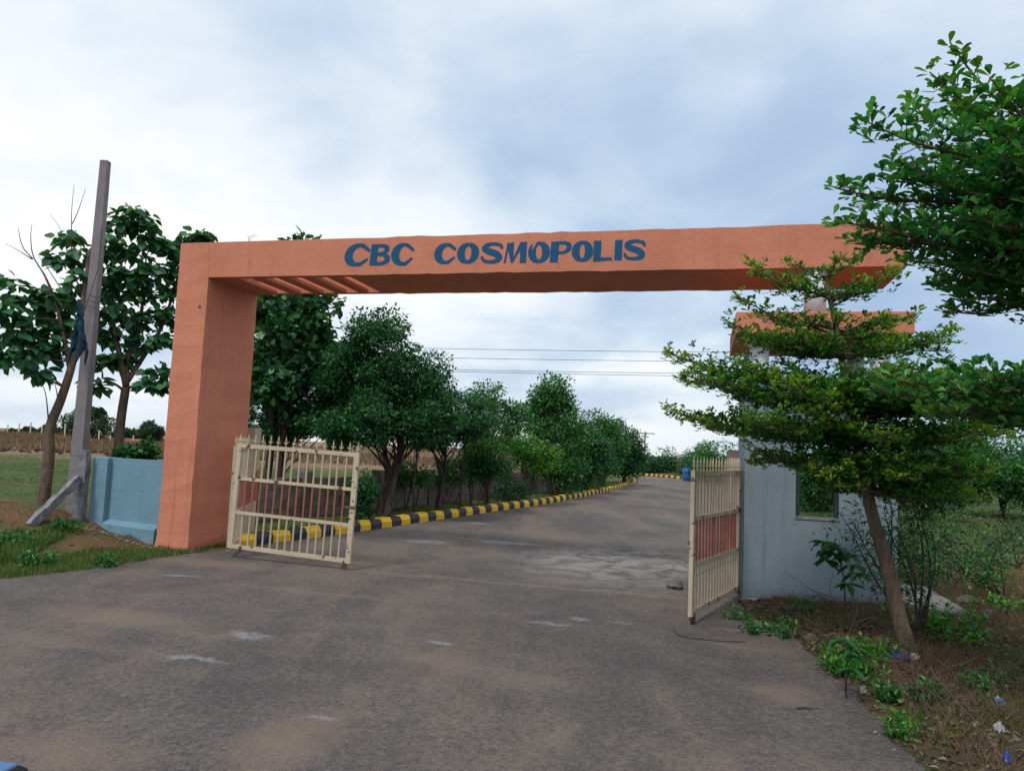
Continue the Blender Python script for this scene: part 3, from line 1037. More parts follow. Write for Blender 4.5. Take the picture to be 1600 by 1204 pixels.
def finial_mesh():
    mb = MB()
    mb.tube([(0, 0, 0), (0, 0, 0.03), (0, 0, 0.045), (0, 0, 0.06), (0, 0, 0.085), (0, 0, 0.15)], [0.007, 0.007, 0.014, 0.008, 0.011, 0.001], 6)
    mb.tube([(-0.026, 0, 0.052), (0, 0, 0.040), (0.026, 0, 0.052)], [0.004, 0.006, 0.004], 5)
    mb.tube([(-0.026, 0, 0.050), (-0.027, 0, 0.075)], [0.005, 0.001], 5)
    mb.tube([(0.026, 0, 0.050), (0.027, 0, 0.075)], [0.005, 0.001], 5)
    return mb.mesh('finial', M['cream'])


FIN = finial_mesh()


def bar_mesh(r=0.013):
    mb = MB()
    z0, z1, z2, z3 = 0.05, 0.49, 0.95, GH - 0.02
    mb.tube([(0, 0, z0), (0, 0, z1)], r, 8, False, 0)
    mb.tube([(0, 0, z1), (0, 0, z2)], r, 8, False, 1)
    mb.tube([(0, 0, z2), (0, 0, z3)], r, 8, False, 0)
    return mb.mesh('bar', [M['cream'], M['redband']])


BAR = bar_mesh()


def gate_leaf(hinge, free, zb, label, sag=0.0, L=None, nb=14, wheel=True, latch=True):
    d = np.array(free) - np.array(hinge)
    L = L or float(np.linalg.norm(d))
    t = thing('gate_leaf', label, 'gate', (hinge[0], hinge[1], zb), 0, 'folding leaves of the entrance gate')
    t.rotation_euler = (0, sag, math.atan2(d[1], d[0]))
    st = 0.036
    mb = MB()
    mb.box(-st, -.02, 0, st, .02, GH); mb.box(L - st, -.02, 0, L + st, .02, GH)
    mb.box(st, -.0195, GH - 0.055, L - st, .0195, GH - .002)
    mb.box(st, -.0195, 0.002, L - st, .0195, 0.055)
    mb.build('frame', M['cream'], t)
    for z in (0.49, 0.95):
        mb = MB(); mb.box(st, -.019, z - .02, L - st, .016, z + .02); mb.build('rail', M['cream'], t)
    r_ = random.Random(int(L * 1000))
    for i in range(nb):
        x = st + (L - 2 * st) * (i + 1) / (nb + 1)
        o = link('bar', BAR, t); o.location = (x, 0, 0); o.rotation_euler = (r_.gauss(0, .002), r_.gauss(0, .003), 0)
    for i in range(nb + 2):
        x = (L) * i / (nb + 1)
        o = link('finial', FIN, t); o.location = (x, 0, GH - .004); o.rotation_euler = (r_.gauss(0, .03), r_.gauss(0, .04), 0)
    if wheel:
        mb = MB(); x = L - 0.06
        mb.tube([(x, -.016, -0.045), (x, .016, -0.045)], 0.038, 14); mb.box(x - .012, -.026, -0.05, x + .012, -.018, 0.03); mb.box(x - .012, .018, -0.05, x + .012, .026, 0.03)
        mb.build('wheel', M['rust'], t)
    if latch:
        mb = MB(); mb.box(L - 0.14, -.03, 0.70, L + .05, -.018, 0.735); mb.tube([(L - .05, -.03, .64), (L - .07, -.045, .58), (L - .05, -.03, .52)], .006, 6)
        mb.build('latch', M['rust'], t)
    return t


gate_leaf((-3.76, 10.56), (-2.02, 9.99), 0.145, 'cream leaf swung open in front of the orange pillar, sagging at its wheel', 0.028, 1.83)
gate_leaf((LP[0] + 0.10, LP[1] - 0.15), (-3.82, 10.64), 0.10, 'cream leaf folded flat along the inner face of the orange pillar', 0, None, 14, False, False)
gate_leaf((2.81, 9.27), (1.86, 7.64), 0.09, 'cream leaf swung open at the corner of the guard booth', 0.0, None, 15)
gate_leaf((RP[0] - 0.12, RP[1] - 0.1), (2.85, 9.42), 0.10, 'cream leaf folded flat along the side of the guard booth', 0, None, 14, False, False)

# ------------------------------------------------------------------ blue wall, posts, pole at the left
bw = thing('boundary_wall', 'short pale blue plastered wall joining the orange pillar', 'wall', (ARCH[0], ARCH[1], 0), TH)
WZ = at(190, 717, 11.3)[2]
WL = 1.42
mb = MB(); mb.box(-0.22, 0.25, -0.15, -0.003, 0.50, WZ + 0.02, ch=0.006); mb.build('pilaster', M['blue'], bw)
mb = MB(); mb.box(-WL, 0.22, -0.15, -WL + 0.26, 0.52, WZ, ch=0.006); mb.build('pilaster', M['blue'], bw)
mb = MB(); mb.box(-WL + 0.262, 0.31, -0.15, -0.222, 0.44, WZ - 0.004); mb.build('panel', M['blue'], bw)
mb = MB(); mb.add([(-WL + .262, .2, -.15), (-.222, .2, -.15), (-.222, .2, .23), (-WL + .262, .2, .27), (-WL + .262, .308, .33), (-.222, .308, .30), (-.222, .308, -.15), (-WL + .262, .308, -.15)],
                   [(0, 1, 2, 3), (3, 2, 5, 4), (4, 5, 6, 7), (0, 3, 4, 7), (1, 6, 5, 2), (0, 7, 6, 1)]); mb.build('footing', M['blue'], bw)


def rough_bar(name, a, b, w, mat, seed, n=9, jit=0.012):
    r_ = np.random.default_rng(seed)
    a, b = np.array(a, float), np.array(b, float)
    pts = [a + (b - a) * i / n + r_.normal(0, jit * .5, 3) for i in range(n + 1)]
    mb = MB(); mb.tube(pts, [w * (1 + r_.normal(0, 0.07)) for _ in pts], 4, True, 0, True)
    v = np.array(mb.v); v += r_.normal(0, jit * .5, v.shape); mb.v = [tuple(q) for q in v]
    return mb


sp = at(128, 760, 11.62)
px0, py0 = sp[0], sp[1]
topz = at(128, 702, 11.62)[2]
o = rough_bar('stone_post', (px0, py0, -0.2), (px0, py0, topz), 0.095, None, 2, 9, .008).build('stone_post', M['granite'])
tag(o, 'upright rough grey granite post beside the pale blue wall', 'post')
a = at(46, 818, 10.95); b = at(124, 746, 11.5)
o = rough_bar('stone_brace', (a[0], a[1], a[2] - .03), b, 0.078, None, 3, 9, .006).build('stone_brace', M['granite'])
tag(o, 'slanting granite brace leaning against the upright granite post', 'brace')
# far stone post off to the left holding the wires
o = rough_bar('stone_post', (-15.5, 13.6, -0.2), (-15.5, 13.6, 1.5), 0.10, None, 4).build('stone_post', M['granite'])
tag(o, 'granite fence post out along the wire fence', 'post')
for k, z in enumerate((0.55, 0.80, 1.05, 1.28)):
    mb = MB()
    P = [np.array([px0, py0, z]) * (1 - t) + np.array([-15.5, 13.6, z + .05]) * t - np.array([0, 0, 0.10 * 4 * t * (1 - t)]) for t in np.linspace(0, 1, 14)]
    mb.tube(P, 0.0028, 4)
    for p0, p1 in zip(P[:-1], P[1:]):
        for f in (0.25, 0.75):
            q = p0 + (p1 - p0) * f
            mb.tube([q + np.array([0, -.012, -.012]), q + np.array([0, .012, .012])], 0.002, 3)
    tag(mb.build('fence_wire', M['rust']), ('lowest', 'second lowest', 'second highest', 'highest')[k] + ' barbed wire strand running from the granite post along the field', 'wire', 'barbed wire strands of the field fence')

pb = at(116, 800, 12.3); pt = at(165, 252, 12.2)
pb[2] = 0
pole = thing('electric_pole', 'leaning square tapered concrete pole rising behind the pale blue wall', 'pole', (pb[0], pb[1], 0))
pv = np.array(pt) - np.array([pb[0], pb[1], 0])
mb = MB(); mb.tube([(0, 0, -0.4), pv * 0.02, pv], [0.145, 0.14, 0.085], 4, True, 0, True); mb.build('shaft', M['concrete'], pole)
mb = MB()
c0 = pv * 0.55
for k in range(3):
    q = pv * (0.60 + 0.015 * k)
    mb.tube([q + np.array([.14 * math.cos(t), .14 * math.sin(t), .03 * math.sin(2 * t)]) for t in np.linspace(0, 6.28, 14)], .005, 4)
mb.tube([pv * .82 + np.array([.09, -.1, 0]), pv * .7 + np.array([.11, -.13, 0]), pv * .58 + np.array([-.05, -.15, 0]), pv * .5 + np.array([-.1, -.15, 0])], .006, 4)
mb.build('wire_wrap', M['cable'], pole)
# rag caught between the tree and the pole
rp = at(128, 470, 11.9)
mb = MB()
nu, nv_ = 9, 14
vs = []
r_ = np.random.default_rng(12)
for j in range(nv_):
    f = j / (nv_ - 1)
    w = 0.025 + 0.13 * f ** 1.3
    for i in range(nu):
        u = i / (nu - 1) - .5
        vs.append((rp[0] + u * 2 * w + 0.05 * f - .03 + r_.normal(0, .008), rp[1] - 0.02 + 0.07 * math.sin(u * 14 + f * 3) * (0.3 + f) + r_.normal(0, .008), rp[2] - f * (0.9 + 0.16 * math.sin(i * 1.7)) + r_.normal(0, .008)))
mb.add(vs, [(j * nu + i, j * nu + i + 1, (j + 1) * nu + i + 1, (j + 1) * nu + i) for j in range(nv_ - 1) for i in range(nu - 1)])
o = mb.build('rag', M['rag'], None, True)
md = o.modifiers.new('thickness', 'SOLIDIFY'); md.thickness = 0.008
tag(o, 'torn dark blue cloth hanging against the concrete pole', 'cloth')

# ------------------------------------------------------------------ block wall behind the avenue trees
WP = [(-5.0, 13.2), (-4.3, 15.3), (-3.25, 17.3), (-2.1, 20.3), (-0.9, 23.0), (1.1, 28.3), (3.6, 36.5), (4.6, 43), (4.4, 50)]
bwall = thing('block_wall', 'low unplastered cement block wall behind the avenue trees', 'wall', (WP[0][0], WP[0][1], 0))
S = smooth_path(WP, 0.42)
bl = [MB() for _ in range(3)]
r_ = np.random.default_rng(8)
BLK = []
for k in range(4):
    mb = MB(); mb.box(-.203, -.075, -.092, .203, .075, .092, ch=0.008)
    v = np.array(mb.v) + r_.normal(0, 0.0035, (len(mb.v), 3)); mb.v = [tuple(q) for q in v]
    BLK.append(mb.mesh('block', M['block']))
core = MB()
far_blocks = MB()
cnt = 0
for i in range(len(S) - 1):
    a, b = S[i], S[i + 1]
    ang = math.atan2(b[1] - a[1], b[0] - a[0])
    c = (a + b) / 2
    for row in range(4):
        sh = 0.0 if row % 2 == 0 else 0.21
        q = c + (b - a) / np.linalg.norm(b - a) * sh
        z = 0.11 + row * 0.198 + 0.1
        if cnt < 300:
            o = link('block', BLK[int(r_.integers(4))], bwall)
            o.location = (q[0] - WP[0][0] + r_.normal(0, .006), q[1] - WP[0][1] + r_.normal(0, .006), z)
            o.rotation_euler = (r_.normal(0, .01), r_.normal(0, .008), ang + r_.normal(0, .012))
            cnt += 1
        else:
            ca, sa = math.cos(ang), math.sin(ang)
            tmp = MB(); tmp.box(-.203, -.075, -.092, .203, .075, .092)
            far_blocks.add([(q[0] - WP[0][0] + x * ca - y * sa, q[1] - WP[0][1] + x * sa + y * ca, z + zz) for x, y, zz in tmp.v], tmp.f)
    ca, sa = math.cos(ang), math.sin(ang)
    tmp = MB(); tmp.box(-.22, -.062, -.2, .22, .062, 0.88)
    core.add([(c[0] - WP[0][0] + x * ca - y * sa, c[1] - WP[0][1] + x * sa + y * ca, zz) for x, y, zz in tmp.v], tmp.f)
core.build('mortar_core', M['mortar'], bwall)
stuff(far_blocks.build('far_blocks', M['block'], bwall))
S2 = smooth_path(WP, 2.55)
for i in range(len(S2)):
    p = S2[i]
    q = S2[min(i + 1, len(S2) - 1)] - S2[max(i - 1, 0)]
    mb = MB(); mb.box(-.13, -.13, -.1, .13, .13, 1.04, ch=.012)
    o = mb.build('wall_post', M['block'], bwall)
    o.location = (p[0] - WP[0][0], p[1] - WP[0][1], 0); o.rotation_euler = (0, 0, math.atan2(q[1], q[0]))


# ------------------------------------------------------------------ trees
def limb_path(a, b, sag=0.0, n=7, wobble=0.05, r=None):
    a, b = np.array(a, float), np.array(b, float)
    L = np.linalg.norm(b - a)
    r = r or rng
    out = []
    ph = r.uniform(0, 6.28, 3)
    for i in range(n + 1):
        t = i / n
        p = a + (b - a) * t
        p = p + np.array([math.sin(3 * t + ph[0]), math.sin(3.4 * t + ph[1]), 0.5 * math.sin(4 * t + ph[2])]) * wobble * L * math.sin(math.pi * t)
        p[2] += sag * L * math.sin(math.pi * t)
        out.append(p)
    return out


def crown_tree(name, label, base, lean, ellipsoids, mat, bark, leaf=0.13, n_clump=60, per=110, r0=0.09, clump_r=0.42, flat=0.55, group=None, stems=1, shape='diamond', cat='tree', limbs=26, wl=0.5, thing_parent=True, gap=0.0, flowers=0):
    """ellipsoids: (centre xyz, radii xyz, weight)"""
    t = thing(name, label, cat, base, 0, group)
    base = np.array(base, float)
    ws = np.array([e[2] for e in ellipsoids], float); ws /= ws.sum()
    cl = []
    n_clump = int(n_clump * 1.25)
    for k in range(n_clump):
        e = ellipsoids[rng.choice(len(ellipsoids), p=ws)]
        d = rand_dir(1)[0]
        rad = rng.uniform(0.2, 1.0) ** 0.42 * rng.uniform(.82, 1.2)
        cl.append(np.array(e[0]) + d * np.array(e[1]) * rad)
    cl = np.array(cl)
    tr = MB()
    top = np.array(lean, float)      # where the trunk ends
    paths = []
    for s_ in range(stems):
        e = top + (rng.normal(0, 0.35, 3) * np.array([1, 1, .3]) if stems > 1 else 0)
        b0 = base + (np.array([rng.normal(0, .12), rng.normal(0, .12), -0.15]) if stems > 1 else np.array([0, 0, -.15]))
        P = limb_path(b0, e, 0, 8, 0.035)
        paths.append(P)
        tr.tube([p - base for p in P], list(np.linspace(r0, r0 * 0.13, len(P))), 8)
    order = rng.permutation(len(cl))[:limbs]
    for k in order:
        P = paths[rng.integers(len(paths))]
        zz = [p[2] for p in P]
        c = cl[k]
        # leave the trunk below the clump
        cand = [i for i in range(len(P)) if P[i][2] < c[2] - 0.15 * abs(c[2] - base[2]) and i >= len(P) // 3]
        i0 = cand[int(rng.integers(max(0, len(cand) - 4), len(cand)))] if cand else len(P) // 2
        a = P[i0]
        L = np.linalg.norm(c - a)
        ra = r0 * 0.36 * (1 - 0.5 * i0 / len(P))
        tr.tube([p - base for p in limb_path(a, c, 0.08, 6, 0.06)], list(np.linspace(ra, 0.008, 7)), 6)
    tr.build('trunk', bark, t, True)
    pos, ax, nr, ln_ = [], [], [], []
    for c in cl:
        kf = rng.uniform(0.5, 1.3)
        m = int(per * (1.45 if leaf < .2 else 1.1) * (0.2 + 0.85 * kf * kf))
        cr = clump_r * 0.92 * kf
        d = rand_dir(m) * (rng.uniform(0.1, 1, m) ** 0.5)[:, None] * np.array([cr, cr, cr * flat])
        pos.append(c + d)
        ax.append(unit(d) * 0.7 + rng.normal(0, 0.6, (m, 3)) + np.array([0, 0, -0.15]))
        nr.append(rng.normal(0, 0.5, (m, 3)) + np.array([0, 0, 0.9]))
    pos = np.vstack(pos); ax = np.vstack(ax); nr = np.vstack(nr)
    Ls = leaf * (0.78 if shape == 'diamond' else 0.85) * rng.uniform(0.5, 1.3, len(pos))
    V, Fa = leaves(pos - base, ax, nr, Ls, Ls * wl, shape)
    stuff(link('crown', np_mesh('crown', V, Fa, mat), t))
    if flowers:
        k = rng.choice(len(pos), flowers)
        hi = pos[k] + np.array([0, 0, .08])
        V, Fa = leaves(hi - base, rand_dir(flowers), rand_dir(flowers), .13, .1)
        stuff(link('flowers', np_mesh('flowers', V, Fa, M['flower']), t))
    return t


def E(px, py, Y, rx, rz, ry=None, w=1.0):
    """crown ellipsoid centred at a sighted place: radii given in photo pixels at that distance"""
    k = Y / F_PX
    return (at(px, py, Y), (rx * k, (ry * k if ry else rx * k * 0.9), rz * k), w)


def foot(px, py, Y, z=None):
    p = at(px, py, Y)
    p[2] = hz(p[0], p[1])
    return p


AV = 'roadside trees along the avenue'
# behind the pillar and gate
crown_tree('teak_tree', 'tallest broad-leaved tree right behind the orange pillar, twin dark trunks', foot(418, 780, 17.2), at(450, 560, 17.2),
           [E(455, 500, 17.2, 62, 70), E(425, 590, 17.0, 45, 45), E(490, 560, 17.4, 45, 60), E(410, 460, 17.6, 50, 60), E(480, 430, 17.4, 40, 45)], M['leaf_teak'], M['barkd'], 0.24, 120, 62, 0.13, 0.42, 0.75, AV, 2, 'broad', limbs=34, wl=0.68)
crown_tree('avenue_tree', 'low spreading dark tree whose flat boughs hang over the open gate leaf', foot(440, 775, 18.2), at(450, 655, 18.2),
           [E(430, 640, 18.2, 62, 28), E(480, 665, 18, 70, 20), E(540, 640, 18, 50, 30), E(420, 675, 17.6, 40, 18), E(440, 600, 18.2, 50, 30), E(520, 600, 17.8, 34, 46), E(510, 655, 17.4, 60, 20)], M['leaf_a'], M['barkd'], 0.12, 150, 130, 0.06, 0.40, 0.42, AV, 1, limbs=30)
crown_tree('avenue_tree', 'big bushy dark tree with many stems behind the first yellow kerb blocks', foot(602, 785, 16.6), at(605, 640, 16.6),
           [E(600, 545, 16.6, 58, 52), E(640, 590, 16.6, 55, 45), E(560, 590, 16.8, 50, 50), E(610, 640, 16.4, 88, 34), E(560, 670, 16.4, 60, 22), E(660, 655, 16.5, 45, 30)], M['leaf_a'], M['barkd'], 0.12, 210, 135, 0.085, 0.38, 0.55, AV, 4, limbs=46)
crown_tree('slim_tree', 'slim straight stem tree with a thin crown next to the many-stemmed tree', foot(650, 795, 16.9), at(660, 640, 16.9),
           [E(655, 640, 16.9, 34, 40), E(668, 600, 17, 28, 32)], M['leaf_b'], M['barkd'], 0.11, 26, 100, 0.035, 0.32, 0.6, AV, 1, limbs=12)
crown_tree('avenue_tree', 'dark umbrella-crowned tree with red blossoms between two slim stems', foot(684, 785, 18.6), at(696, 665, 18.6),
           [E(706, 640, 18.6, 58, 30), E(735, 655, 18.6, 40, 30), E(680, 675, 18.4, 36, 26)], M['leaf_a'], M['barkd'], 0.11, 70, 125, 0.075, 0.40, 0.5, AV, 1, limbs=26, flowers=14)
crown_tree('slim_tree', 'thin leaning sapling tree in front of the block wall with a ragged crown', foot(721, 782, 19.6), at(728, 680, 19.6),
           [E(728, 670, 19.6, 26, 34)], M['leaf_b'], M['barkd'], 0.10, 18, 90, 0.03, 0.3, 0.6, AV, 1, limbs=10)
crown_tree('slim_tree', 'thin upright sapling tree beside the leaning one near the wall', foot(736, 777, 20.6), at(742, 680, 20.6),
           [E(745, 690, 20.6, 24, 34)], M['leaf_c'], M['barkd'], 0.10, 16, 90, 0.03, 0.3, 0.6, AV, 1, limbs=10)
crown_tree('avenue_tree', 'tree of loose pale upper sprays with bare twig ends above the umbrella crown', foot(758, 780, 21.5), at(775, 660, 21.5),
           [E(780, 640, 21.5, 34, 36), E(800, 655, 21.5, 22, 26), E(755, 622, 21.5, 22, 26)], M['leaf_b'], M['bark'], 0.14, 34, 70, 0.07, 0.36, 0.6, AV, 1, limbs=22)
crown_tree('avenue_tree', 'low dense dark bushy tree shading the wall under the pale sprays', foot(762, 778, 20.8), at(764, 740, 20.8),
           [E(765, 715, 20.8, 34, 34), E(742, 725, 20.8, 22, 26)], M['leaf_a'], M['barkd'], 0.11, 40, 110, 0.06, 0.36, 0.6, AV, 1, limbs=14)
crown_tree('avenue_tree', 'small bright yellow-green tree below the tall conical one', foot(822, 772, 23.5), at(822, 725, 23.5),
           [E(815, 705, 23.5, 44, 26), E(840, 720, 23.3, 26, 22), E(795, 690, 23.6, 20, 16)], M['leaf_c'], M['bark'], 0.12, 48, 110, 0.05, 0.38, 0.55, AV, 1, limbs=18)
crown_tree('avenue_tree', 'tall conical tree towering over the row halfway down the avenue', foot(862, 765, 27.0), at(862, 640, 27.0),
           [E(860, 620, 27, 24, 28), E(862, 655, 27, 42, 30), E(868, 690, 27, 46, 40), E(872, 725, 27, 34, 24)], M['leaf_b'], M['barkd'], 0.15, 115, 110, 0.12, 0.50, 0.65, AV, 2, limbs=36)
crown_tree('avenue_tree', 'rounded tree just past the tall conical one', foot(915, 758, 31.0), at(915, 700, 31),
           [E(912, 690, 31, 32, 34), E(905, 725, 31, 30, 24), E(935, 715, 31, 24, 30)], M['leaf_a'], M['barkd'], 0.16, 75, 110, 0.1, 0.5, 0.65, AV, 1, limbs=22)
crown_tree('avenue_tree', 'tree with a feathery top where the kerb row begins to bend', foot(944, 754, 36.0), at(944, 700, 36),
           [E(938, 680, 36, 24, 32), E(950, 705, 36, 32, 34)], M['leaf_b'], M['barkd'], 0.17, 65, 110, 0.1, 0.55, 0.65, AV, 1, limbs=20)
crown_tree('avenue_tree', 'last big rounded tree of the row at the bend of the road', foot(975, 750, 40.5), at(975, 700, 40.5),
           [E(972, 690, 40.5, 28, 36), E(985, 715, 40.5, 20, 28), E(960, 715, 40.5, 24, 28)], M['leaf_a'], M['barkd'], 0.19, 70, 110, 0.12, 0.62, 0.65, AV, 1, limbs=20)
for px, py, Y, rx, rz, lb, mt in [(565, 775, 15.2, 18, 34, 'dark upright shrub right behind the free end of the open gate leaf', 'leaf_a'), (640, 742, 18.5, 30, 14, 'palm-like low shrub between the many-stemmed tree and the wall', 'leaf_b'), (705, 735, 20.5, 22, 14, 'leafy low shrub against the wall between slim stems', 'leaf_b'),
                              (795, 760, 23, 26, 22, 'loose shrub at the wall before the bright yellow-green tree', 'leaf_a'), (880, 755, 27, 30, 18, 'low shrub filling the foot of the tall conical tree', 'leaf_a'), (925, 750, 31.5, 26, 14, 'low shrub at the foot of the rounded tree past the conical one', 'leaf_b')]:
    crown_tree('roadside_shrub', lb, foot(px, 790, Y), at(px, py, Y), [E(px, py, Y, rx, rz)], M[mt], M['barkd'], 0.12, 18, 70, 0.025, 0.26, 0.7, 'shrubs along the block wall', 3, 'diamond', 'shrub', 8, 0.4)
FAR = 'trees beyond the far bend'
for i, (px, py, Y, rx, rz, lb) in enumerate([(1022, 722, 66, 24, 22, 'round dark tree on the far side of the bend, left of the gap'), (1052, 725, 68, 20, 17, 'flat-topped dark tree on the far side of the bend'),
                                             (1085, 728, 62, 20, 20, 'low tree beyond the blue barrel'), (1120, 715, 52, 34, 32, 'broad green tree seen over the gate leaf by the booth'), (1095, 712, 80, 22, 16, 'distant pale tree peeping between two nearer crowns beyond the bend')]):
    f = foot(px, 745, Y)
    crown_tree('far_tree', lb, f, at(px, py + 10, Y), [E(px, py, Y, rx, rz), E(px - rx * .5, py + rz * .4, Y, rx * .6, rz * .6), E(px + rx * .5, py + rz * .3, Y, rx * .6, rz * .6)], M['leaf_a'] if i != 3 else M['leaf_b'], M['barkd'], 0.26, 46, 100, 0.12, 0.8, 0.65, FAR, 1, limbs=10)
for i, (px, py, Y, rx, rz, lb) in enumerate([(1560, 715, 27, 85, 62, 'big dark green tree mass beyond the grass clearing'), (1445, 745, 24, 46, 42, 'dense olive shrub by the right-hand corner of the booth'),
                                             (1665, 720, 25, 80, 75, 'tall dark tree at the edge of the clearing'), (1395, 705, 33, 60, 34, 'dark tree standing behind the guard booth'), (1290, 735, 26, 55, 50, 'tree seen through the booth window'), (1490, 700, 36, 60, 36, 'further dark tree showing between the shrub and the tree mass')]):
    f = foot(px, 795, Y)
    crown_tree('scrub_tree', lb, f, at(px, py + 20, Y), [E(px, py, Y, rx, rz), E(px - rx * .5, py + rz * .45, Y, rx * .6, rz * .6), E(px + rx * .5, py + rz * .4, Y, rx * .65, rz * .6)], M['leaf_b'] if i != 1 else M['leaf_far'], M['barkd'], 0.17, 95, 110, 0.1, 0.5, 0.65, 'trees around the clearing behind the booth', 2, limbs=18)
for i, (px, py, Y, rx, rz, lb) in enumerate([(135, 664, 85, 40, 25, 'widest dark tree on the field horizon behind the concrete pole'), (80, 677, 90, 22, 12, 'low dark tree beside the widest horizon tree'), (45, 678, 95, 10, 9, 'small round tree in the row on the field horizon'),
                                             (18, 680, 95, 9, 8, 'smallest tree at the open end of the field horizon'), (200, 681, 90, 24, 11, 'low tree on the horizon above the pale blue wall'), (236, 676, 80, 17, 13, 'flat-topped thorn tree on the horizon next to the orange pillar'), (528, 694, 60, 12, 12, 'small dark tree on the horizon seen over the gate spikes'), (650, 700, 95, 30, 7, 'distant low thicket on the field horizon behind the slim stems')]):
    k = Y / F_PX
    f = foot(px, 700, Y)
    f[2] = min(f[2], at(px, py + rz, Y)[2])
    crown_tree('horizon_tree', lb, f, at(px, py, Y), [E(px, py, Y, rx, rz)], M['leaf_far'], M['barkd'], 0.42, 44, 90, 0.10, max(0.5, rz * k * 0.5), 0.6, 'trees on the field horizon', 1, limbs=8)


# -------- broad-leaved trees by the pole: limbs drawn, every leaf its own object
TEAK = []
for k in range(4):
    nL = 7
    r_ = np.random.default_rng(40 + k)
    mb = MB(); ring = []
    wds = [0.06, 0.34, 0.47, 0.50, 0.44, 0.28, 0.02]
    for i in range(nL):
        t = i / (nL - 1)
        x = t; dz = -0.22 * t * t * (1 + .4 * k / 3); w = wds[i] * 0.68
        mb.v += [(x, -w, dz + 0.10 * w + r_.normal(0, .012)), (x, 0, dz), (x, w, dz + 0.10 * w + r_.normal(0, .012))]
    for i in range(nL - 1):
        a = 3 * i
        mb.f += [(a, a + 1, a + 4, a + 3), (a + 1, a + 2, a + 5, a + 4)]; mb.mi += [0, 0]
    TEAK.append(mb.mesh('leaf', M['leaf_teak'], True))


def teak(name, label, base, stems, sprays, bare, nleaf, Lf=0.27, extra=0):
    """stems/bare: lists of (points, r0, r1); sprays: leaf tuft centres (x,y,z,spread)"""
    t = thing(name, label, 'tree', base, 0)
    base = np.array(base, float)
    tr = MB()
    for P, a, b in stems + bare:
        P = smooth_path([tuple(p) for p in P], 0.12) if len(P) > 2 else np.array(P)
        tr.tube([p - base for p in P], list(np.linspace(a, b, len(P))), 7)
    joints = np.vstack([smooth_path([tuple(p) for p in P], 0.2) if len(P) > 2 else np.array(P) for P, a, b in stems])
    r_ = np.random.default_rng(int(abs(base[0]) * 100))
    for c in sprays:
        c3 = np.array(c[:3])
        low = joints[joints[:, 2] < c3[2] + 0.05]
        low = low if len(low) else joints
        j = low[np.argmin(np.linalg.norm(low - c3, axis=1) + 0.3 * np.abs(low[:, 2] - (c3[2] - .5)))]
        tr.tube([p - base for p in limb_path(j, c3, -0.05, 6, 0.05)], list(np.linspace(0.022, 0.007, 7)), 5)
    tr.build('trunk', M['bark'], t, True)
    mpos, maxs = [], []
    for _ in range(extra):
        c = sprays[int(r_.integers(len(sprays)))]
        d = r_.normal(0, 1, 3); d /= np.linalg.norm(d); d[2] *= .8
        mpos.append(np.array(c[:3]) + d * c[3] * 1.15 * r_.uniform(0.05, 1) ** .6)
        maxs.append([d[0] + r_.normal(0, .4), d[1] + r_.normal(0, .4), -.35 + r_.normal(0, .35)])
    if extra:
        Ls = Lf * r_.uniform(.5, 1.0, extra)
        V, Fa = leaves(np.array(mpos) - base, np.array(maxs), r_.normal(0, .4, (extra, 3)) + [0, 0, 1], Ls, Ls * .68, 'broad', .1, .2)
        stuff(link('foliage', np_mesh('foliage', V, Fa, M['leaf_teak']), t))
    n = 0
    while n < nleaf:
        c = sprays[int(r_.integers(len(sprays)))]
        d = r_.normal(0, 1, 3); d /= np.linalg.norm(d); d[2] *= 0.8
        p = np.array(c[:3]) + d * c[3] * r_.uniform(0.05, 1) ** .6
        o = link('leaf', TEAK[int(r_.integers(4))], t)
        axd = Vector((d[0] + r_.normal(0, .4), d[1] + r_.normal(0, .4), -0.35 + r_.normal(0, .35))).normalized()
        up = Vector((r_.normal(0, .4), r_.normal(0, .4), 1))
        y = up.cross(axd).normalized(); z = axd.cross(y)
        L = Lf * r_.uniform(0.6, 1.2)
        mt = Matrix((axd, y, z)).transposed().to_4x4()
        o.matrix_local = Matrix.Translation(Vector(p - base)) @ mt @ Matrix.Scale(L, 4)
        n += 1
    return t


Y1 = 14.6
b1 = foot(66, 788, Y1)
q = lambda x, y, dy=0.0, Y=Y1: at(x, y, Y + dy)
stems1 = [([b1 - [0, 0, .1], q(76, 720), q(78, 670), q(95, 625), q(110, 580), q(118, 545), q(126, 500), q(134, 440), q(140, 390)], 0.125, 0.03),
          ([q(110, 580), q(98, 520, -.1), q(85, 465, -.2), q(70, 430, -.3)], 0.05, 0.014),
          ([q(118, 545), q(108, 500, .2), q(112, 440, .3), q(118, 390, .3)], 0.045, 0.012),
          ([q(85, 465, -.2), q(55, 450, -.4), q(25, 445, -.6)], 0.026, 0.010)]
bare1 = [([q(70, 430, -.3), q(52, 400, -.3), q(48, 370, -.3), q(50, 350, -.3)], 0.016, 0.004), ([q(52, 405, -.3), q(35, 385, -.4), q(28, 355, -.4)], 0.012, 0.004), ([q(50, 405, -.3), q(30, 392, -.4), q(8, 380, -.5)], 0.011, 0.003),
         ([q(112, 440, .3), q(112, 380, .3), q(112, 330, .3), q(116, 288, .3)], 0.016, 0.003), ([q(113, 350, .3), q(122, 330, .3), q(134, 295, .3)], 0.010, 0.003), ([q(112, 420, .3), q(95, 360, .2), q(78, 335, .2)], 0.011, 0.003),
         ([q(76, 660), q(72, 620, -.2), q(66, 600, -.2), q(58, 592, -.2)], 0.016, 0.004), ([q(92, 632), q(86, 600, .1), q(78, 588, .1)], 0.014, 0.004), ([q(85, 470, -.2), q(75, 445, -.1), q(66, 425, 0)], .012, .004), ([q(110, 470, .3), q(88, 440, .3), q(70, 412, .3), q(60, 400, .3)], .013, .004)]
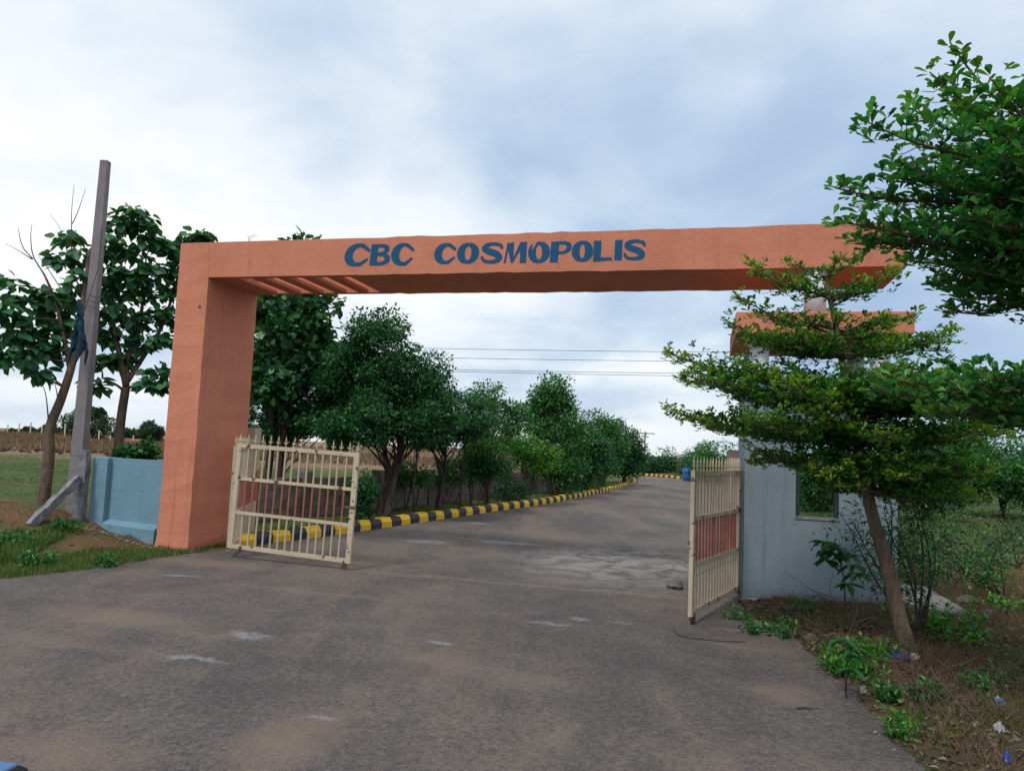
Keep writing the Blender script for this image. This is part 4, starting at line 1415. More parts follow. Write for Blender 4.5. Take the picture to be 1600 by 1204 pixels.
spr1 = [(*q(x, y, dy), s) for x, y, dy, s in [(18, 450, -.5, .28), (40, 470, -.3, .26), (12, 485, -.6, .22), (55, 500, -.2, .28), (30, 520, -.4, .26), (8, 535, -.5, .24), (62, 540, -.2, .26), (40, 548, -.4, .24), (85, 545, 0, .22), (20, 560, -.5, .2), (62, 578, -.2, .16), (100, 500, .2, .24), (88, 520, 0, .24), (112, 455, .3, .22), (98, 405, .3, .24), (125, 400, .2, .24), (105, 370, .3, .22), (90, 480, .1, .2), (75, 460, -.1, .2), (135, 430, .1, .2)]]
teak('broad_leaved_tree', 'bent broad-leaved tree with bare twigs leaning towards the concrete pole', b1, stems1, spr1, bare1, 300, 0.28, 420)
Y2 = 15.6
b2 = foot(182, 740, Y2)
q2 = lambda x, y, dy=0.0: at(x, y, Y2 + dy)
stems2 = [([b2 - [0, 0, .1], q2(186, 690), q2(190, 650), q2(197, 605)], 0.115, 0.085), ([q2(197, 605), q2(200, 560), q2(215, 520, .1), q2(222, 480, .2), q2(225, 420, .2)], 0.07, 0.016),
          ([q2(197, 605), q2(190, 570, -.1), q2(180, 520, -.2), q2(172, 470, -.2), q2(176, 400, -.1)], 0.065, 0.016), ([q2(199, 595), q2(225, 555, .3), q2(250, 515, .4), q2(270, 460, .5), q2(285, 400, .6)], 0.06, 0.014),
          ([q2(196, 612), q2(180, 600, .2), q2(160, 590, .3)], .035, .014), ([q2(199, 606), q2(225, 598, -.2), q2(250, 590, -.3)], .035, .014), ([q2(176, 400), q2(190, 365), q2(205, 335)], .018, .008)]
spr2 = [(*q2(x, y, dy), s) for x, y, dy, s in [(205, 335, 0, .28), (225, 350, .1, .26), (190, 350, 0, .24), (175, 380, -.1, .28), (240, 375, .2, .22), (160, 400, -.1, .26), (195, 390, 0, .28), (220, 400, .1, .28), (180, 425, -.2, .28), (205, 430, 0, .3), (240, 425, .2, .28), (265, 420, .4, .26), (165, 450, -.2, .26), (195, 465, 0, .28), (225, 460, .2, .3), (255, 455, .4, .28), (280, 440, .5, .24), (175, 490, -.2, .28), (210, 500, 0, .28), (240, 495, .3, .28), (268, 490, .5, .28), (160, 520, -.2, .24), (190, 530, 0, .26), (225, 535, .1, .26), (258, 530, .4, .26), (160, 560, .1, .24), (185, 560, 0, .22), (250, 580, -.2, .26), (235, 600, -.3, .2), (150, 600, .3, .22), (145, 640, .3, .16), (265, 600, -.3, .22), (300, 372, .6, .2), (285, 400, .5, .26), (265, 385, .4, .22), (320, 370, .8, .15)]]
teak('broad_leaved_tree', 'full-crowned broad-leaved tree standing behind the pale blue wall', b2, stems2, spr2, [], 300, 0.28, 1500)
# shrub right behind the blue wall
crown_tree('shrub', 'dark leafy shrub peeping over the pale blue wall', foot(222, 730, 14.0), at(222, 715, 14.0), [E(222, 708, 14.0, 26, 10), E(205, 714, 14, 14, 8)], M['leaf_a'], M['barkd'], 0.13, 22, 60, 0.03, 0.16, 0.8, None, 2, 'broad', 'shrub', 10, 0.6)


# -------- tiered small-leaved trees at the right
def tiered(name, label, base, axis_pts, r0, r1, tiers, leaf, mat, young=0.5, seed=1, parts=0, group=None, bark=None, per_ros=6, twig_gap=0.085, ros_gap=0.055, fill=0, thick=0.02):
    """tiers: (t along axis 0..1, list of (azimuth deg, length, rise)); leaves stand in rosettes on flat sprays"""
    r_ = np.random.default_rng(seed)
    t = thing(name, label, 'tree', base, 0, group)
    base = np.array(base, float)
    ax = smooth_path([tuple(p) for p in axis_pts], 0.05)
    tr = MB()
    tr.tube([p - base for p in ax[::3]], list(np.linspace(r0, r1, len(ax[::3]))), 12)
    ros = []      # rosette: position, axis dir, youth
    full = []
    for ti, (tt, brs) in enumerate(tiers):
        full.append((tt, brs))
        Lm = sum(b_[1] for b_ in brs) / len(brs)
        for k in range(fill[ti] if fill else 0):
            full.append((min(1, max(0.05, tt + r_.uniform(-.02, .03))), [(r_.uniform(0, 360), Lm * r_.uniform(.45, .95), brs[0][2] + r_.uniform(-.08, .12))]))
    for tt, brs in full:
        o = ax[int(tt * (len(ax) - 1))]
        for az, L, rise in brs:
            a = R(az) + r_.normal(0, .06)
            d = np.array([math.sin(a), math.cos(a), 0])
            sd = np.array([d[1], -d[0], 0])
            n = max(8, int(L / 0.05))
            P = []
            ph = r_.uniform(0, 6.28)
            for i in range(n + 1):
                f = i / n
                P.append(o + d * L * f + sd * 0.05 * L * math.sin(3 * f + ph) + np.array([0, 0, rise * L * (0.35 * f + 0.65 * f * f) + 0.02 * math.sin(9 * f + ph)]))
            P = np.array(P)
            tr.tube([p - base for p in P], list(np.linspace(max(0.009, r1 * 0.55 + 0.006 * L), 0.004, n + 1)), 5)
            s = 0.10 * L
            k = 0
            while s < L:
                f = s / L
                p = P[min(n, int(f * n))]
                tl = L * 0.46 * (1 - f) ** 0.75 * min(1, 0.35 + 1.8 * f) * r_.uniform(0.7, 1.2) + 0.05
                for sg in ((1,) if k % 2 else (-1,)) if f < .15 else (1, -1):
                    aa = a + sg * r_.uniform(0.55, 1.0)
                    td = np.array([math.sin(aa), math.cos(aa), r_.uniform(-0.08, 0.42)])
                    m = max(2, int(tl / ros_gap))
                    tw = [p + td * tl * j / m + np.array([0, 0, r_.normal(0, .012)]) for j in range(m + 1)]
                    tr.tube([q_ - base for q_ in (tw[0], tw[m // 2], tw[m])], [0.0045, 0.0035, 0.002], 3, False)
                    for j in range(1, m + 1):
                        ros.append((tw[j] + r_.normal(0, 1, 3) * [.014, .014, thick], td, (j / m) * (0.3 + 0.7 * f)))
                s += twig_gap * r_.uniform(0.8, 1.25)
                k += 1
            for j in range(int(n * .35), n + 1):
                ros.append((P[j] + r_.normal(0, .008, 3), d, j / n))
    tr.build('trunk', bark or M['barkh'], t, True)
    C = np.array([q_[0] for q_ in ros]); Dr = np.array([q_[1] for q_ in ros]); Yg = np.array([q_[2] for q_ in ros])
    patch = r_.uniform(0, 1, len(C))
    # youth is patchy: whole sprays flush together
    flush = 0.5 + 0.5 * np.sin(C[:, 0] * 4.1 + C[:, 2] * 3.0 + 1.0) * np.sin(C[:, 1] * 3.7 + 0.6)
    pos, axv, nrm, yg = [], [], [], []
    for k in range(per_ros):
        az = r_.uniform(0, 2 * math.pi, len(C))
        el = r_.uniform(0.05, 0.85, len(C))
        a = np.stack([np.cos(az) * np.cos(el), np.sin(az) * np.cos(el), np.sin(el)], 1) + Dr * 0.45
        pos.append(C + r_.normal(0, 0.010, C.shape)); axv.append(a)
        nrm.append(np.stack([r_.normal(0, .35, len(C)), r_.normal(0, .35, len(C)), np.full(len(C), 1.0)], 1))
        yg.append(np.clip((Yg - 0.50) * 2.2, 0, 1) * np.clip(flush * 1.35, 0, 1) * young * (0.6 + 0.8 * r_.uniform(0, 1, len(C))))
    pos = np.vstack(pos); axv = np.vstack(axv); nrm = np.vstack(nrm); yg = np.clip(np.concatenate(yg), 0, 1)
    Ls = leaf * r_.uniform(0.6, 1.25, len(pos))
    keep = np.ones(len(pos), bool)
    if parts:
        # the leaves nearest the viewpoint side and inside the picture become single leaf objects
        v = pos - np.array([0, 0, CAM_H])
        dep = v @ C_D
        pxx = 800 + F_PX * (v @ C_R) / dep; pyy = 602 - F_PX * (v @ C_U) / dep
        ok = np.where((pxx < 1590) & (pyy > 5) & (dep > 0.5))[0]
        pick = ok[np.argsort(-(Ls[ok] / dep[ok]))[:parts]]
        keep[pick] = False
        V0, F0 = leaves(np.zeros((1, 3)), np.array([[1., 0, 0]]), np.array([[0, 0, 1.]]), 1.0, 0.52, 'obovate', 0.14, 0.06)
        mb = MB(); mb.add(V0, [tuple(f) for f in F0])
        lm = mb.mesh('leaf', mat)
        for i in pick:
            o = link('leaf', lm, t)
            x = Vector(axv[i]).normalized(); y = Vector(nrm[i]).cross(x).normalized(); z = x.cross(y)
            o.matrix_local = Matrix.Translation(Vector(pos[i] - base)) @ Matrix((x, y, z)).transposed().to_4x4() @ Matrix.Scale(float(Ls[i]), 4)
    V, Fa = leaves(pos[keep] - base, axv[keep], nrm[keep], Ls[keep], Ls[keep] * 0.52, 'obovate', 0.16, 0.08)
    stuff(link('crown', np_mesh('crown', V, Fa, mat, np.repeat(yg[keep], 8)), t))
    return t, len(pos)


Yh = 6.9
hb = gnd(1424, 1030)
hb[2] = hz(hb[0], hb[1])
hp = lambda x, y, dy=0.0: at(x, y, Yh + dy)
axis_h = [hb - [0, 0, .1], hp(1404, 960, -.05), hp(1385, 880), hp(1362, 800), hp(1345, 720), hp(1330, 640), hp(1315, 560), hp(1300, 480), hp(1285, 425)]
zs = [p[2] for p in axis_h]


def tfrac(y):
    ys = [1030, 960, 880, 800, 720, 640, 560, 480, 425]
    P = smooth_path([tuple(p) for p in axis_h], 0.05)
    z = np.interp(-y, [-v_ for v_ in ys], zs)
    return float(np.argmin(np.abs(P[:, 2] - z)) / (len(P) - 1))


# azimuth: 0 = away from the camera, 90 = right, 270 = left
tiers_h = [(tfrac(765), [(100, 1.0, -.02), (60, .95, 0), (140, .8, -.05), (20, .8, 0), (80, 1.15, .03)]),
           (tfrac(735), [(268, 1.0, .10), (225, .95, -.02), (310, 1.0, .05), (85, 1.1, .05), (130, 1.0, .0), (35, 1.1, .05), (180, .85, -.05), (355, 1.0, .0)]),
           (tfrac(690), [(272, 1.72, .12), (240, 1.45, .10), (300, 1.5, .1), (95, 1.35, .12), (60, 1.2, .1), (145, 1.1, .1), (190, 1.0, .05), (15, 1.1, .1)]),
           (tfrac(640), [(264, 1.62, .16), (288, 1.5, .18), (225, 1.3, .12), (88, 1.4, .16), (120, 1.2, .12), (45, 1.1, .15), (170, 1.0, .1), (330, 1.0, .12)]),
           (tfrac(614), [(274, 1.65, .20), (250, 1.15, .16), (305, 1.1, .2), (80, 1.2, .2), (110, 1.05, .2), (150, .85, .15), (20, .8, .2), (200, .8, .12)]),
           (tfrac(545), [(268, 1.05, .24), (235, .7, .16), (300, .8, .2), (75, 1.25, .28), (105, .9, .2), (160, .6, .15), (350, .6, .2)]),
           (tfrac(512), [(270, .95, .26), (300, .5, .2), (95, .7, .26), (130, .45, .2), (210, .4, .2)]),
           (tfrac(462), [(272, .80, .42), (240, .35, .35), (90, .68, .50), (40, .35, .4), (150, .38, .4), (320, .4, .4)]),
           (tfrac(432), [(300, .30, .6), (80, .32, .7), (180, .25, .6), (20, .2, .6)])]
_, nh = tiered('tiered_tree', 'small tiered tree with slanting pale trunk in front of the guard booth', hb, axis_h, 0.072, 0.020, tiers_h, 0.050, M['leaf_hero'], 1.0, 21, per_ros=6, ros_gap=0.055, twig_gap=0.08, fill=(5, 10, 11, 11, 9, 4, 2, 1, 0), thick=.034)

nb_ = np.array([3.72, 4.55, 0.0]); nb_[2] = hz(3.72, 4.55)
axis_n = [nb_ - [0, 0, .1], nb_ + [-.02, 0, 1.0], nb_ + [-.05, .03, 2.0], nb_ + [-.12, .02, 2.7], nb_ + [-.2, 0, 3.3], nb_ + [-.3, 0, 3.65]]
fz = lambda z: min(1, (z + .1) / 3.75)
tiers_n = [(fz(1.88), [(290, .95, .10), (262, .8, .08), (320, 1.1, .1), (350, 1.0, .1), (235, .7, .1), (40, .9, .1), (275, 1.1, .06)]),
           (fz(2.06), [(280, 1.35, .06), (300, 1.35, .05), (255, 1.0, .1), (335, 1.2, .1), (225, .8, .1), (10, .9, .1), (80, .9, .1)]),
           (fz(2.62), [(285, .8, .04), (250, .6, .05), (320, .9, .05), (90, 1.0, .1), (150, .9, .1)]),
           (fz(2.80), [(268, .85, .03), (295, .9, .04), (235, .7, .05), (325, 1.0, .1), (350, .9, .1), (205, .7, .1), (90, 1.0, .1)]),
           (fz(2.94), [(270, 1.66, .07), (286, 1.35, .08), (250, 1.05, .1), (315, 1.1, .1), (345, .9, .1), (90, 1.0, .1)]),
           (fz(3.12), [(276, 1.55, .14), (258, 1.3, .16), (305, 1.1, .15), (235, .9, .15), (345, .8, .2), (80, .8, .2)]),
           (fz(3.28), [(270, 1.5, .24), (292, 1.1, .26), (248, .95, .24), (215, .6, .2), (330, .7, .2), (100, .6, .3)]),
           (fz(3.45), [(274, 1.05, .42), (252, .7, .4), (305, .7, .4), (345, .5, .4)]),
           (fz(3.58), [(285, .6, .55), (80, .4, .5), (20, .4, .5)]),
           (fz(3.50), [(272, .95, .62), (282, .8, .75), (262, .7, .7)]), (fz(3.62), [(276, .75, .85), (300, .5, .7), (255, .45, .7)])]
_, nn = tiered('tiered_tree', 'larger tiered tree with glossy leaves reaching over the end of the beam', nb_, axis_n, 0.10, 0.03, tiers_n, 0.078, M['leaf_near'], 0.5, 5, parts=300, per_ros=4, ros_gap=0.075, twig_gap=0.105, fill=(7, 6, 1, 2, 1, 0, 0, 0, 0, 0, 0), thick=.03)
print('hero leaves', nh, 'near leaves', nn)

# ------------------------------------------------------------------ small plants on the verge
def petal_mesh(mat):
    V0, F0 = leaves(np.zeros((1, 3)), np.array([[1., 0, 0]]), np.array([[0, 0, 1.]]), 1.0, 0.36, 'broad', 0.12, 0.22)
    mb = MB(); mb.add(V0, [tuple(f) for f in F0])
    return mb.mesh('leaf', mat)


SAPL = petal_mesh(M['leaf_sap'])


def sapling(name, label, base, h, whorls, L, seed, lean=(0, 0)):
    r_ = np.random.default_rng(seed)
    t = thing(name, label, 'sapling', base)
    mb = MB(); P = limb_path((0, 0, -.05), (lean[0], lean[1], h), 0, 7, .03, r_); mb.tube(P, list(np.linspace(.010, .005, 8)), 6)
    for f, n, off in whorls:
        c0 = np.array(P[min(7, int(f * 7))])
        a0 = r_.uniform(0, 6.28)
        c = c0 + np.array([math.cos(a0) * off, math.sin(a0) * off, off * .4])
        if off > 0:
            mb.tube([c0, c], [.004, .003], 4)
        for k in range(n):
            a = a0 + 6.28 * k / n + r_.normal(0, .2)
            o = link('leaf', SAPL, t)
            x = Vector((math.cos(a), math.sin(a), r_.uniform(-.55, .05))).normalized()
            y = Vector((0, 0, 1)).cross(x).normalized(); z = x.cross(y)
            o.matrix_local = Matrix.Translation(Vector(c)) @ Matrix((x, y, z)).transposed().to_4x4() @ Matrix.Scale(L * r_.uniform(.7, 1.15), 4)
    mb.build('stem', M['barkd'], t)
    return t


g = gnd(1322, 965, 0.03); g[1] = min(g[1], 8.55)
g[2] = hz(g[0], g[1])
sapling('young_sapling', 'young sapling with drooping hand-shaped leaves before the booth wall', g, 0.66, [(1, 9, 0), (1, 8, .10), (1, 7, .14), (.88, 7, .12), (.86, 7, .16), (.86, 6, .1), (.72, 6, .12), (.72, 6, .16), (.58, 6, .13), (.55, 5, .14)], 0.19, 4, (-.1, 0))
g = gnd(1325, 1085, 0.03); g[2] = hz(g[0], g[1])
sapling('young_sapling', 'shorter sapling by the asphalt edge among green weeds', g, 0.42, [(1, 7, 0), (.9, 6, .06), (.75, 5, .08), (.6, 4, .07)], 0.13, 9, (-.05, 0))


def narrow_plant(name, label, base, tips, n, L, mat, seed, wl=0.24, cat='sapling', r0=.014, spread=.16):
    r_ = np.random.default_rng(seed)
    t = thing(name, label, cat, base)
    base = np.array(base, float)
    mb = MB()
    pos = []; ax = []
    for tp in tips:
        P = np.array(limb_path(base, tp, 0.05, 10, .06, r_))
        mb.tube([p - base for p in P], list(np.linspace(r0, .003, 11)), 5)
        for k in range(n):
            f = r_.uniform(.35, 1.0)
            p = P[min(10, int(f * 10))] + r_.normal(0, spread * f, 3) * np.array([1, 1, .7])
            pos.append(p); ax.append(np.array([r_.normal(0, .7), r_.normal(0, .7), r_.uniform(-1.0, .1)]))
    mb.build('stem', M['barkd'], t)
    pos = np.array(pos); ax = np.array(ax)
    Ls = L * r_.uniform(.6, 1.2, len(pos))
    V, Fa = leaves(pos - base, ax, r_.normal(0, .6, (len(pos), 3)) + [0, 0, .7], Ls, Ls * wl, 'diamond')
    stuff(link('foliage', np_mesh('foliage', V, Fa, mat), t))
    return t


g = gnd(1438, 1005, .05); g[2] = hz(g[0], g[1])
narrow_plant('narrow_leaved_sapling', 'thin dark-stemmed sapling with hanging narrow leaves behind the slanting trunk', g, [at(1420, 760, 7.1), at(1340, 770, 7.3), at(1310, 800, 7.2), at(1375, 740, 7.3), at(1400, 820, 7.0), at(1450, 800, 7.2), at(1430, 730, 7.4), at(1330, 810, 7.1), at(1380, 790, 7.2)], 230, 0.07, M['leaf_a'], 3)
for i, (px, py, Y, n, hgt, wid, lb, mt) in enumerate([(1470, 850, 9.6, 4, .9, .35, 'spindly green bush right of the cement ledge', 'leaf_far'), (1530, 850, 10.5, 6, 1.0, .5, 'wide thin bush in the rough ground past the ledge', 'leaf_far'),
                                                     (1570, 900, 9.5, 5, .8, .4, 'leggy bush out in the rough ground', 'leaf_b'), (1480, 790, 14, 6, 1.1, .6, 'loose bush at the near edge of the clearing', 'leaf_b'), (1590, 830, 13, 6, 1.2, .6, 'straggling bush before the dark tree mass', 'leaf_far'), (1425, 830, 11.5, 5, 1.3, .5, 'tall thin bush just past the booth corner', 'leaf_far')]):
    f = foot(px, py, Y)
    tips = [f + np.array([rng.normal(0, wid), rng.normal(0, wid), hgt * rng.uniform(.6, 1.1)]) for _ in range(n)]
    narrow_plant('bush', lb, f, tips, 150, 0.07, M[mt], 60 + i, .4, 'bush', .012, .2)


def weed(px, py, label, rad, n, L, mat, seed, h=0.16):
    r_ = np.random.default_rng(seed)
    g = gnd(px, py, .04); g[2] = hz(g[0], g[1])
    t = thing('leafy_weed', label, 'weed', g)
    mb = MB(); pos = []; ax = []
    for k in range(max(5, n // 22)):
        a = r_.uniform(0, 6.28); q_ = r_.uniform(0.05, 1) ** .6 * rad
        tp = np.array([math.cos(a) * q_, math.sin(a) * q_, h * r_.uniform(.5, 1.2)])
        st = np.array([tp[0] * .5, tp[1] * .5, -.02])
        mb.tube([st, (st + tp) / 2 + [0, 0, .02], tp], [.004, .003, .002], 4)
        for j in range(22):
            f = r_.uniform(.2, 1)
            pos.append(st + (tp - st) * f + r_.normal(0, .025, 3)); ax.append(r_.normal(0, 1, 3) + [0, 0, .25])
    mb.build('stem', M['leaf_sap'], t)
    pos = np.array(pos); ax = np.array(ax)
    Ls = L * r_.uniform(.6, 1.3, len(pos))
    V, Fa = leaves(pos, ax, r_.normal(0, .4, (len(pos), 3)) + [0, 0, 1], Ls, Ls * .5, 'diamond')
    stuff(link('foliage', np_mesh('foliage', V, Fa, mat), t))


for i, (px, py, lb, rad, n, L, mt) in enumerate([(1205, 985, 'green weed patch at the asphalt edge near the gate wheel', .28, 420, .05, 'leaf_b'), (1330, 1045, 'bright weed clump between the asphalt and the blue wrapper', .30, 700, .05, 'leaf_c'),
                                                (1365, 1030, 'low green weeds touching the foot of the slanting trunk', .25, 500, .05, 'leaf_c'), (1485, 1005, 'tall leafy weed behind the slanting trunk', .34, 800, .07, 'leaf_c'), (1410, 1145, 'small bright yellow-green weed on the bare verge edge', .10, 240, .04, 'leaf_c'),
                                                (1455, 1100, 'small dark green weed beside a scrap of paper', .13, 240, .045, 'leaf_b'), (1385, 1090, 'sprawling weed beside the crumbled edge', .16, 240, .045, 'leaf_b'), (1540, 1085, 'thin weed beside the pale blue scrap', .2, 240, .05, 'leaf_b'), (1150, 962, 'little weed at the foot of the gate leaf', .16, 200, .04, 'leaf_b'), (1260, 965, 'weed in the bare strip under the booth ledge', .18, 220, .045, 'leaf_b'), (1570, 960, 'weed patch on red soil past the cement ledge', .35, 500, .06, 'leaf_c')]):
    weed(px, py, lb, rad, n, L, M[mt], 90 + i, 0.14 if i != 3 else 0.28)


for i, (px, py, lb, rad, n) in enumerate([(105, 852, 'green weed clump on the red soil below the granite brace', .22, 420), (20, 860, 'broad green weed in the tall grass of the mound', .32, 620), (60, 880, 'low weed in the grass beside the asphalt', .25, 420), (170, 880, 'small weed on the grass tongue before the blue wall', .16, 220)]):
    weed(px, py, lb, rad, n, .06, M['leaf_b'], 130 + i, .15)


# ------------------------------------------------------------------ ground cover (uncountable)
def scatter(n, xr, yr, keep):
    X = rng.uniform(*xr, n); Y = rng.uniform(*yr, n)
    d = dist_poly(POLY, X, Y); ins = inside(POLY, X, Y)
    k = ~ins & keep(X, Y, d)
    X, Y, d = X[k], Y[k], d[k]
    Z = height(X, Y, d, np.zeros(len(X), bool))
    return np.stack([X, Y, Z], 1)


def blades(name, pts, L, W, mat, label, cat_, lean=.5):
    n = len(pts)
    ax = np.stack([rng.normal(0, lean, n), rng.normal(0, lean, n), np.ones(n)], 1)
    Ls = L * rng.uniform(.4, 1.4, n)
    V, Fa = leaves(pts - [0, 0, .01], ax, rng.normal(0, 1, (n, 3)) * [1, 1, .1], Ls, W, 'blade')
    o = link(name, np_mesh(name, V, Fa, mat))
    stuff(o, label, cat_)


def not_booth(X, Y):
    s = (X - BOOTH[0]) * A_[0] + (Y - BOOTH[1]) * A_[1]; n = (X - BOOTH[0]) * N_[0] + (Y - BOOTH[1]) * N_[1]
    return ~((s > -.25) & (s < BW + .8) & (n > -.15) & (n < BDp + .2))


G = lambda X, Y, f, th: wob(X, Y, f) > th
p1 = scatter(260000, (-13, -4.3), (8, 13.5), lambda X, Y, d: ((d < 0.95 + .4 * wob(X, Y, 2)) | G(X, Y, 1.6, .45)) & (rng.uniform(0, 1, len(X)) < .8))
blades('grass', p1, .075, .008, M['grass'], 'short green grass on the red mound by the blue wall', 'grass')
p1b = scatter(170000, (-13, -5.2), (7.5, 11.2), lambda X, Y, d: (d > .05) & (d < 1.5) & (X < -6.0 + .3 * wob(X, Y, 2.)) & (wob(X, Y, 1.9) > -.6))
blades('tall_grass', p1b, .17, .012, M['grass'], 'taller lush grass at the outer side of the red mound', 'grass')
p2 = scatter(60000, (-6, 8), (12, 44), lambda X, Y, d: (d > .22) & (d < 2.6) & (X < .35 * (Y - 10)) & G(X, Y, 1.3, -.15))
blades('verge_grass', p2, .10, .016, M['grass'], 'green grass strip between the kerb and the block wall', 'grass')
p3 = scatter(120000, (2.2, 8), (3, 9.6), lambda X, Y, d: (d > .06) & not_booth(X, Y) & G(X, Y, 2.2, .05))
blades('weedy_grass', p3, .06, .007, M['grass'], 'thin green grass among litter on the right verge', 'grass')
p4 = scatter(75000, (2.4, 9), (3, 12), lambda X, Y, d: (d > .25) & not_booth(X, Y) & G(X, Y, 1.4, -.25))
blades('dry_grass', p4, .16, .006, M['drygrass'], 'dry straw grass on the right verge', 'grass', .8)
p5 = scatter(40000, (-30, -4), (14, 46), lambda X, Y, d: G(X, Y, .5, -.1))
blades('field_grass', p5, .07, .03, M['grass'], 'green turf of the open field', 'grass')
p6 = scatter(60000, (-75, 12), (46, 84), lambda X, Y, d: (d > 5) & (X < .2 * Y))
blades('straw_field', p6, .32, .09, M['drygrass'], 'dry brown stubble on the far field', 'grass', .25)
p7 = scatter(70000, (5, 30), (11, 34), lambda X, Y, d: (d > .6) & G(X, Y, .6, -.4))
blades('clearing_grass', p7, .09, .03, M['grass'], 'green turf of the clearing behind the booth', 'grass')
# fallen leaves and litter
p8 = scatter(34000, (2.1, 8), (2.8, 9.4), lambda X, Y, d: not_booth(X, Y) & (wob(X, Y, 1.8) + rng.normal(0, .5, len(X)) > .0))
n8 = len(p8)
Ls = .05 * rng.uniform(.3, 1.3, n8)
V, Fa = leaves(p8 + [0, 0, .012], rng.normal(0, 1, (n8, 3)) * [1, 1, .25], rng.normal(0, .35, (n8, 3)) + [0, 0, 1], Ls, Ls * .55, 'diamond', .25)
stuff(link('leaf_litter', np_mesh('leaf_litter', V, Fa, M['litter'])), 'brown fallen leaves scattered over the right verge', 'litter')
# dry twigs tangled on the verge
mb = MB()
pt_ = scatter(900, (2.5, 7), (3.2, 8.4), lambda X, Y, d: (d > .15) & not_booth(X, Y))
for p in pt_:
    L = rng.uniform(.15, .8); a = rng.uniform(0, 6.28); el = abs(rng.normal(0, .35))
    e = p + np.array([math.cos(a) * math.cos(el), math.sin(a) * math.cos(el), math.sin(el)]) * L
    mb.tube(limb_path(p + [0, 0, .01], e + [0, 0, .02], 0.1, 5, .12), list(np.linspace(.0045, .0015, 6)), 4, False)
stuff(mb.build('dry_twigs', M['twig']), 'tangle of dry brown twigs on the right verge', 'twigs')
M['clod'] = m_plain('red_soil_clod', (0.17, 0.085, 0.052), .95, .35, 9, .6, .1)
mb = MB()
_ic = [(0, 0, .6), (.6, 0, 0), (0, .55, 0), (-.6, 0, 0), (0, -.55, 0), (0, 0, -.4)]
_icf = [(0, 1, 2), (0, 2, 3), (0, 3, 4), (0, 4, 1), (5, 2, 1), (5, 3, 2), (5, 4, 3), (5, 1, 4)]
for p in scatter(2600, (-10, -4.9), (9, 12.2), lambda X, Y, d: d > .25):
    sz = .012 + .045 * rng.uniform() ** 4
    mb.add([tuple((np.array(v) + rng.normal(0, .12, 3)) * sz + p) for v in _ic], _icf)
stuff(mb.build('soil_clods', M['clod']), 'crumbly red soil clods on the mound by the blue wall', 'soil')
# gravel crumbs along the asphalt edges
mb = MB()
ic = [(0, 0, .6), (.6, 0, 0), (0, .55, 0), (-.6, 0, 0), (0, -.55, 0), (0, 0, -.4)]
icf = [(0, 1, 2), (0, 2, 3), (0, 3, 4), (0, 4, 1), (5, 2, 1), (5, 3, 2), (5, 4, 3), (5, 1, 4)]
edge = np.vstack([rn, ln, smooth_path(KL[:5], .12)])
for k in range(1500):
    e = edge[rng.integers(len(edge))]
    p = e + rng.normal(0, .13, 2)
    if k % 5 == 0:
        p = np.array([rng.uniform(-5, 2.6), rng.uniform(3, 12)])
    s = rng.uniform(.004, .014) * (1.1 if k % 5 else .6)
    R3 = Matrix.Rotation(rng.uniform(0, 6), 3, 'Z')
    mb.add([tuple(np.array(R3 @ Vector(v)) * s * rng.uniform(.8, 1.2) + [p[0], p[1], .008 + s * .3]) for v in ic], icf)
stuff(mb.build('gravel', M['stone']), 'loose gravel crumbs along the asphalt edges', 'gravel')


# ------------------------------------------------------------------ stones, litter, small things
def rock(name, label, cat_, loc, r, mat, seed, sq=(1, 1, .7), group=None):
    import bmesh
    r_ = np.random.default_rng(seed)
    bm = bmesh.new()
    bmesh.ops.create_icosphere(bm, subdivisions=2, radius=1)
    for v in bm.verts:
        c = np.array(v.co)
        k = 1 + 0.16 * math.sin(c[0] * 3 + seed) + .14 * math.sin(c[1] * 4 + seed * 2) + .12 * math.sin(c[2] * 5 + seed) + r_.normal(0, .06)
        v.co = Vector(c * k * r * np.array(sq))
    me = bpy.data.meshes.new(name); bm.to_mesh(me); bm.free(); me.materials.append(mat)
    o = link(name, me); o.location = loc; o.rotation_euler = (0, 0, r_.uniform(0, 6))
    return tag(o, label, cat_, group)


g = gnd(1056, 920)
rock('rock', 'grey rock on the broken cement beside the gate leaf', 'rock', (g[0], g[1], .045), .10, M['stone'], 3)
for i, (px, py, r, lb) in enumerate([(1266, 995, .05, 'pale stone in the bare strip before the slanting tree'), (1345, 1075, .035, 'pale pebble stone at the crumbled asphalt edge'), (1345, 1052, .03, 'small stone beside the shorter sapling'), (1455, 1140, .03, 'flat grey stone near the yellow-green weed'), (1510, 945, .10, 'slab-like stone on red soil past the cement ledge'), (1545, 965, .07, 'brown stone next to the slab-like stone')]):
    g = gnd(px, py, .03)
    rock('stone', lb, 'stone', (g[0], g[1], hz(g[0], g[1]) + r * .25), r, M['stone'], 10 + i)
# broken plaster rubble at the booth foot and pillar foot
mb = MB()
for k in range(260):
    if k < 170:
        s_, n_ = rng.uniform(-.1, BW + .6), -0.12 - abs(rng.normal(0, .05)); p = BOOTH + A_ * s_ + N_ * n_
    else:
        s_, n_ = rng.uniform(-1.0, PW + .15), -0.04 - abs(rng.normal(0, .07)) + (.2 if rng.uniform() < .3 else 0); p = ARCH + A_ * s_ + N_ * n_
    s = rng.uniform(.012, .04)
    R3 = Matrix.Rotation(rng.uniform(0, 6), 3, 'Z')
    mb.add([tuple(np.array(R3 @ Vector(v)) * s + [p[0], p[1], hz(p[0], p[1]) + .012]) for v in ic], icf)
stuff(mb.build('plaster_rubble', M['plinth']), 'broken plaster and cement bits along the foot of pillar and booth', 'rubble')


